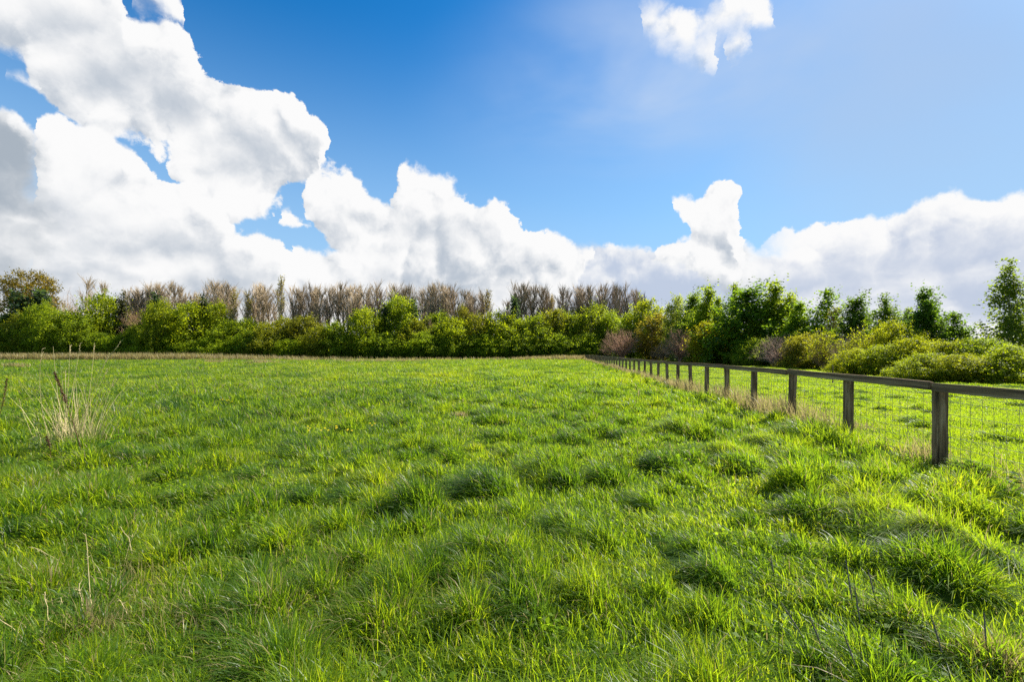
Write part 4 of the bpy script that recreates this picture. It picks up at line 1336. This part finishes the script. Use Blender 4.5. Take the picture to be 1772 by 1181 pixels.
def broadleaf(X, Y, label, name, n, size, tint, rise=0.5):
    x, d, z = at(X, Y)
    r_ = empty(name, (x, d, z), label, "weed")
    V, F, T, off = [], [], [], 0
    for k in range(n):
        az, ln, up = rng.uniform(0, 2 * np.pi), size * rng.uniform(0.6, 1.2), rng.uniform(0.25, 1.0) * rise
        o = np.array([rng.normal(0, 0.3 * size), rng.normal(0, 0.2 * size), rng.uniform(0, rise * 0.5)])
        dr, sd = np.array([np.cos(az), np.sin(az), 0]), np.array([-np.sin(az), np.cos(az), 0])
        for s in np.linspace(0, 1, 6):
            c0 = o + dr * ln * s + np.array([0, 0, 1]) * ln * up * (s * 1.3 - s * s * 0.9)
            wd = ln * 0.22 * math.sin(math.pi * min(1, s * 0.9 + 0.08)) ** 0.8
            V += [c0 - sd * wd + np.array([0, 0, wd * 0.35]), c0, c0 + sd * wd + np.array([0, 0, wd * 0.35])]
            T += [0.5 + jit(0.08)] * 3
        for s in range(5):
            b = off + s * 3
            F += [(b, b + 1, b + 4, b + 3), (b + 1, b + 2, b + 5, b + 4)]
        off += 18
    l_ = obj("leaves", np_mesh("leaves", np.array(V), np.array(F), M_LEAF, {'tone': T}, smooth=True), r_)
    l_.color = (*tint, 1)
    P = curve_pts((0, 0, -0.05), (0.01, 0, rise * size * 0.9), (0.01, 0, 0), 4)
    obj("stem", tubes(chain(P, 0.006, 0.003), 6, M_STEM, "stem"), r_)


broadleaf(186, 800, "broad-leaved dock plant in the grass right of the dry clump", "dock_plant", 12, 0.24, (0.05, 0.11, 0.010), 0.6)
broadleaf(1755, 868, "dark green nettles under the fence at the right edge", "nettle_plant", 60, 0.075, (0.030, 0.075, 0.010), 0.55)
broadleaf(60, 790, "pale leafy weed at the left foot of the dry clump", "leafy_weed", 14, 0.12, (0.10, 0.14, 0.05), 1.2)

# low broad-leaved weeds and clover between the tufts
cx_, cy_ = [], []
for k in range(90):
    d, a = rng.uniform(1.7, 9.0), rng.uniform(-0.85, 0.85)
    m_ = int(rng.integers(30, 130))
    cx_.append(d * math.sin(a) + rng.normal(0, rng.uniform(0.05, 0.22), m_)); cy_.append(d * math.cos(a) + rng.normal(0, rng.uniform(0.05, 0.16), m_))
cx_, cy_ = np.concatenate(cx_), np.concatenate(cy_)
C = np.stack([cx_, cy_, ground_z(cx_, cy_) + rng.uniform(0.02, 0.11, len(cx_))], 1)
V, F = leaf_quads(C, rng.normal(0, 0.45, C.shape) + np.array([0, 0, 1.0]), rng.uniform(0.014, 0.034, len(C)), 1.35)
weeds = tag(obj("clover", np_mesh("clover", V, F, M_LEAF, {'tone': np.repeat(rng.random(len(C)), 4)})), "low clover and small broad leaves between the grass tufts", "clover", kind='stuff')
weeds.color = (0.11, 0.18, 0.012, 1)

for k, (hx, hy, bx, dep, hl, lab) in enumerate([
        (1464, 972, 1474, 2.05, 66, "tall foxtail head above the others right of centre in the lower right"), (1479, 1016, 1488, 2.05, 60, "foxtail head just below the tallest one"),
        (1502, 987, 1512, 2.1, 40, "pale drooping foxtail head right of the tallest one"), (1352, 1044, 1385, 1.9, 52, "slanting foxtail head at the left of the lower right group"),
        (1402, 1070, 1420, 1.9, 46, "foxtail head right of the slanting one"), (1458, 1092, 1480, 1.85, 60, "foxtail head lowest in the lower right group"),
        (1612, 1068, 1630, 1.9, 62, "grey foxtail head standing alone left of the dark upright one"), (1703, 1062, 1706, 1.9, 50, "dark upright foxtail head nearest the right edge"),
        (1334, 966, 1338, 2.3, 26, "small foxtail head farthest left, above the slanting one"), (697, 965, 700, 3.0, 1, "")]):
    if not lab:
        continue
    top = photo_pt(hx, hy, dep)
    bot = photo_pt(hx + (bx - hx) * 1.0, hy + hl, dep)
    bx0 = px(bx, dep) + (bot[0] - top[0]) * 1.5
    z = float(ground_z(bx0, dep))
    O = np.array([bx0, dep, z])
    r_ = empty("meadow_foxtail", tuple(O), lab, "grass flower", "foxtails in the lower right foreground")
    P = curve_pts((0, 0, -0.05), bot - O, (0.02, 0, 0), 7)
    obj("stem", tubes(chain(P, 0.0022, 0.0016), 5, M_STEM, "stem"), r_)
    H_ = curve_pts(bot - O, top - O, (0.0, 0, 0), 8)
    rr = [0.0018, 0.0026, 0.0029, 0.0030, 0.0029, 0.0025, 0.0018, 0.0009]
    sg = [(*H_[i], *H_[i + 1], rr[i], rr[i + 1]) for i in range(7)]
    for i in range(150):                                   # bristles
        f_ = rng.random()
        c0 = H_[0] + (H_[-1] - H_[0]) * f_
        dv = rng.normal(size=3)
        dv = dv / np.linalg.norm(dv) * 0.004 + (H_[-1] - H_[0]) * 0.06
        sg.append((*c0, *(c0 + dv), 0.0006, 0.0003))
    obj("seed_head", tubes(sg, 6, M_FOX, "seed_head"), r_)

for bX, bY, tX, tY, bend, lab in [
        (165, 1070, 148, 925, (-0.01, 0, 0), "tall upright dry stalk in the bottom left grass"), (147, 1075, 137, 1010, (0, 0, 0), "short dry stalk left of the tall upright one"), (232, 975, 208, 912, (0.03, 0, 0.01), "bent dry stalk arching left"),
        (212, 978, 240, 910, (-0.02, 0, 0), "thin dry stalk leaning right, crossing the arched one"), (238, 1085, 208, 1040, (0, 0, 0), "dry stalk leaning left right of the tall upright one"),
        (95, 1090, 78, 1025, (-0.01, 0, 0), "dry stalk between the flat straw and the tall upright stalk"), (120, 1085, 105, 1035, (0, 0, 0), "short curved dry stalk near the bottom left"), (70, 1125, -5, 1070, (0, 0, 0.02), "long flat straw at the bottom left edge"),
        (112, 1150, 95, 1115, (0, 0, 0), "thick short straw low at the bottom left"), (135, 985, 55, 948, (0, 0, 0.03), "arched dry flower stalk lying left above the tall upright one"), (60, 700, 32, 660, (0, 0, 0), "thin dry stalk at the far left of the meadow"),
        (65, 772, 33, 690, (-0.02, 0, 0), "curved dry stalk left of the dry grass clump"), (1005, 770, 968, 742, (0, 0, 0.04), "long straw lying over a dark tuft near the centre"), (1665, 862, 1610, 815, (0, 0, 0.03), "long straw leaning away from the nearest fence post")]:
    x, d, z = at(bX, bY)
    P = curve_pts((0, 0, -0.04), photo_pt(tX, tY, d + 0.05) - np.array([x, d, z]), bend, 7)
    P[1:-1] += rng.normal(0, 0.004, (5, 3))
    sg = chain(P, 0.0028, 0.0015)
    for i in range(6):
        c0 = P[-1] + (P[-3] - P[-1]) * rng.random()
        sg.append((*c0, *(c0 + rng.normal(0, 0.012, 3) + np.array([0, 0, 0.01])), 0.0016, 0.0006))
    o = tag(obj("dry_stalk", tubes(sg, 5, M_STRAW, "dry_stalk")), lab, "dry stalk", "dry stalks in the grass")
    o.location = (x, d, z)

for X, Y, lab in [(384, 712, "pair of yellow flowers in the grass left of centre"), (398, 710, "yellow flower just right of the yellow pair"), (566, 768, "yellow flower in the pale patch left of centre"),
                  (582, 764, "yellow flower right of another in the pale patch"), (604, 768, "yellow flower rightmost in the pale patch"), (536, 764, "yellow flower at the left of the pale patch"), (645, 752, "yellow flower farthest from the camera in the pale patch")]:
    x, d, z = at(X, Y)
    r_ = empty("yellow_flower", (x, d, z), lab, "flower", "yellow flowers in the grass")
    for k in range(3):
        o = np.array([rng.normal(0, 0.04), rng.normal(0, 0.04), 0.24 + jit(0.03)])
        st_ = obj("stem", tubes(chain(curve_pts((0, 0, -0.05), o, (0.01, 0, 0), 4), 0.002, 0.0015), 5, M_STEM, "stem"), r_)
        petals = []
        for j in range(6):
            a = j / 6 * 2 * math.pi
            petals.append(o + np.array([math.cos(a), math.sin(a), 0.45]) * 0.011)
        C = np.array(petals)
        V, F = leaf_quads(C, np.tile([0, -0.4, 1.0], (len(C), 1)), np.full(len(C), 0.017), 1.1)
        obj("flower_head", np_mesh("flower_head", V, F, M_PETAL), st_)
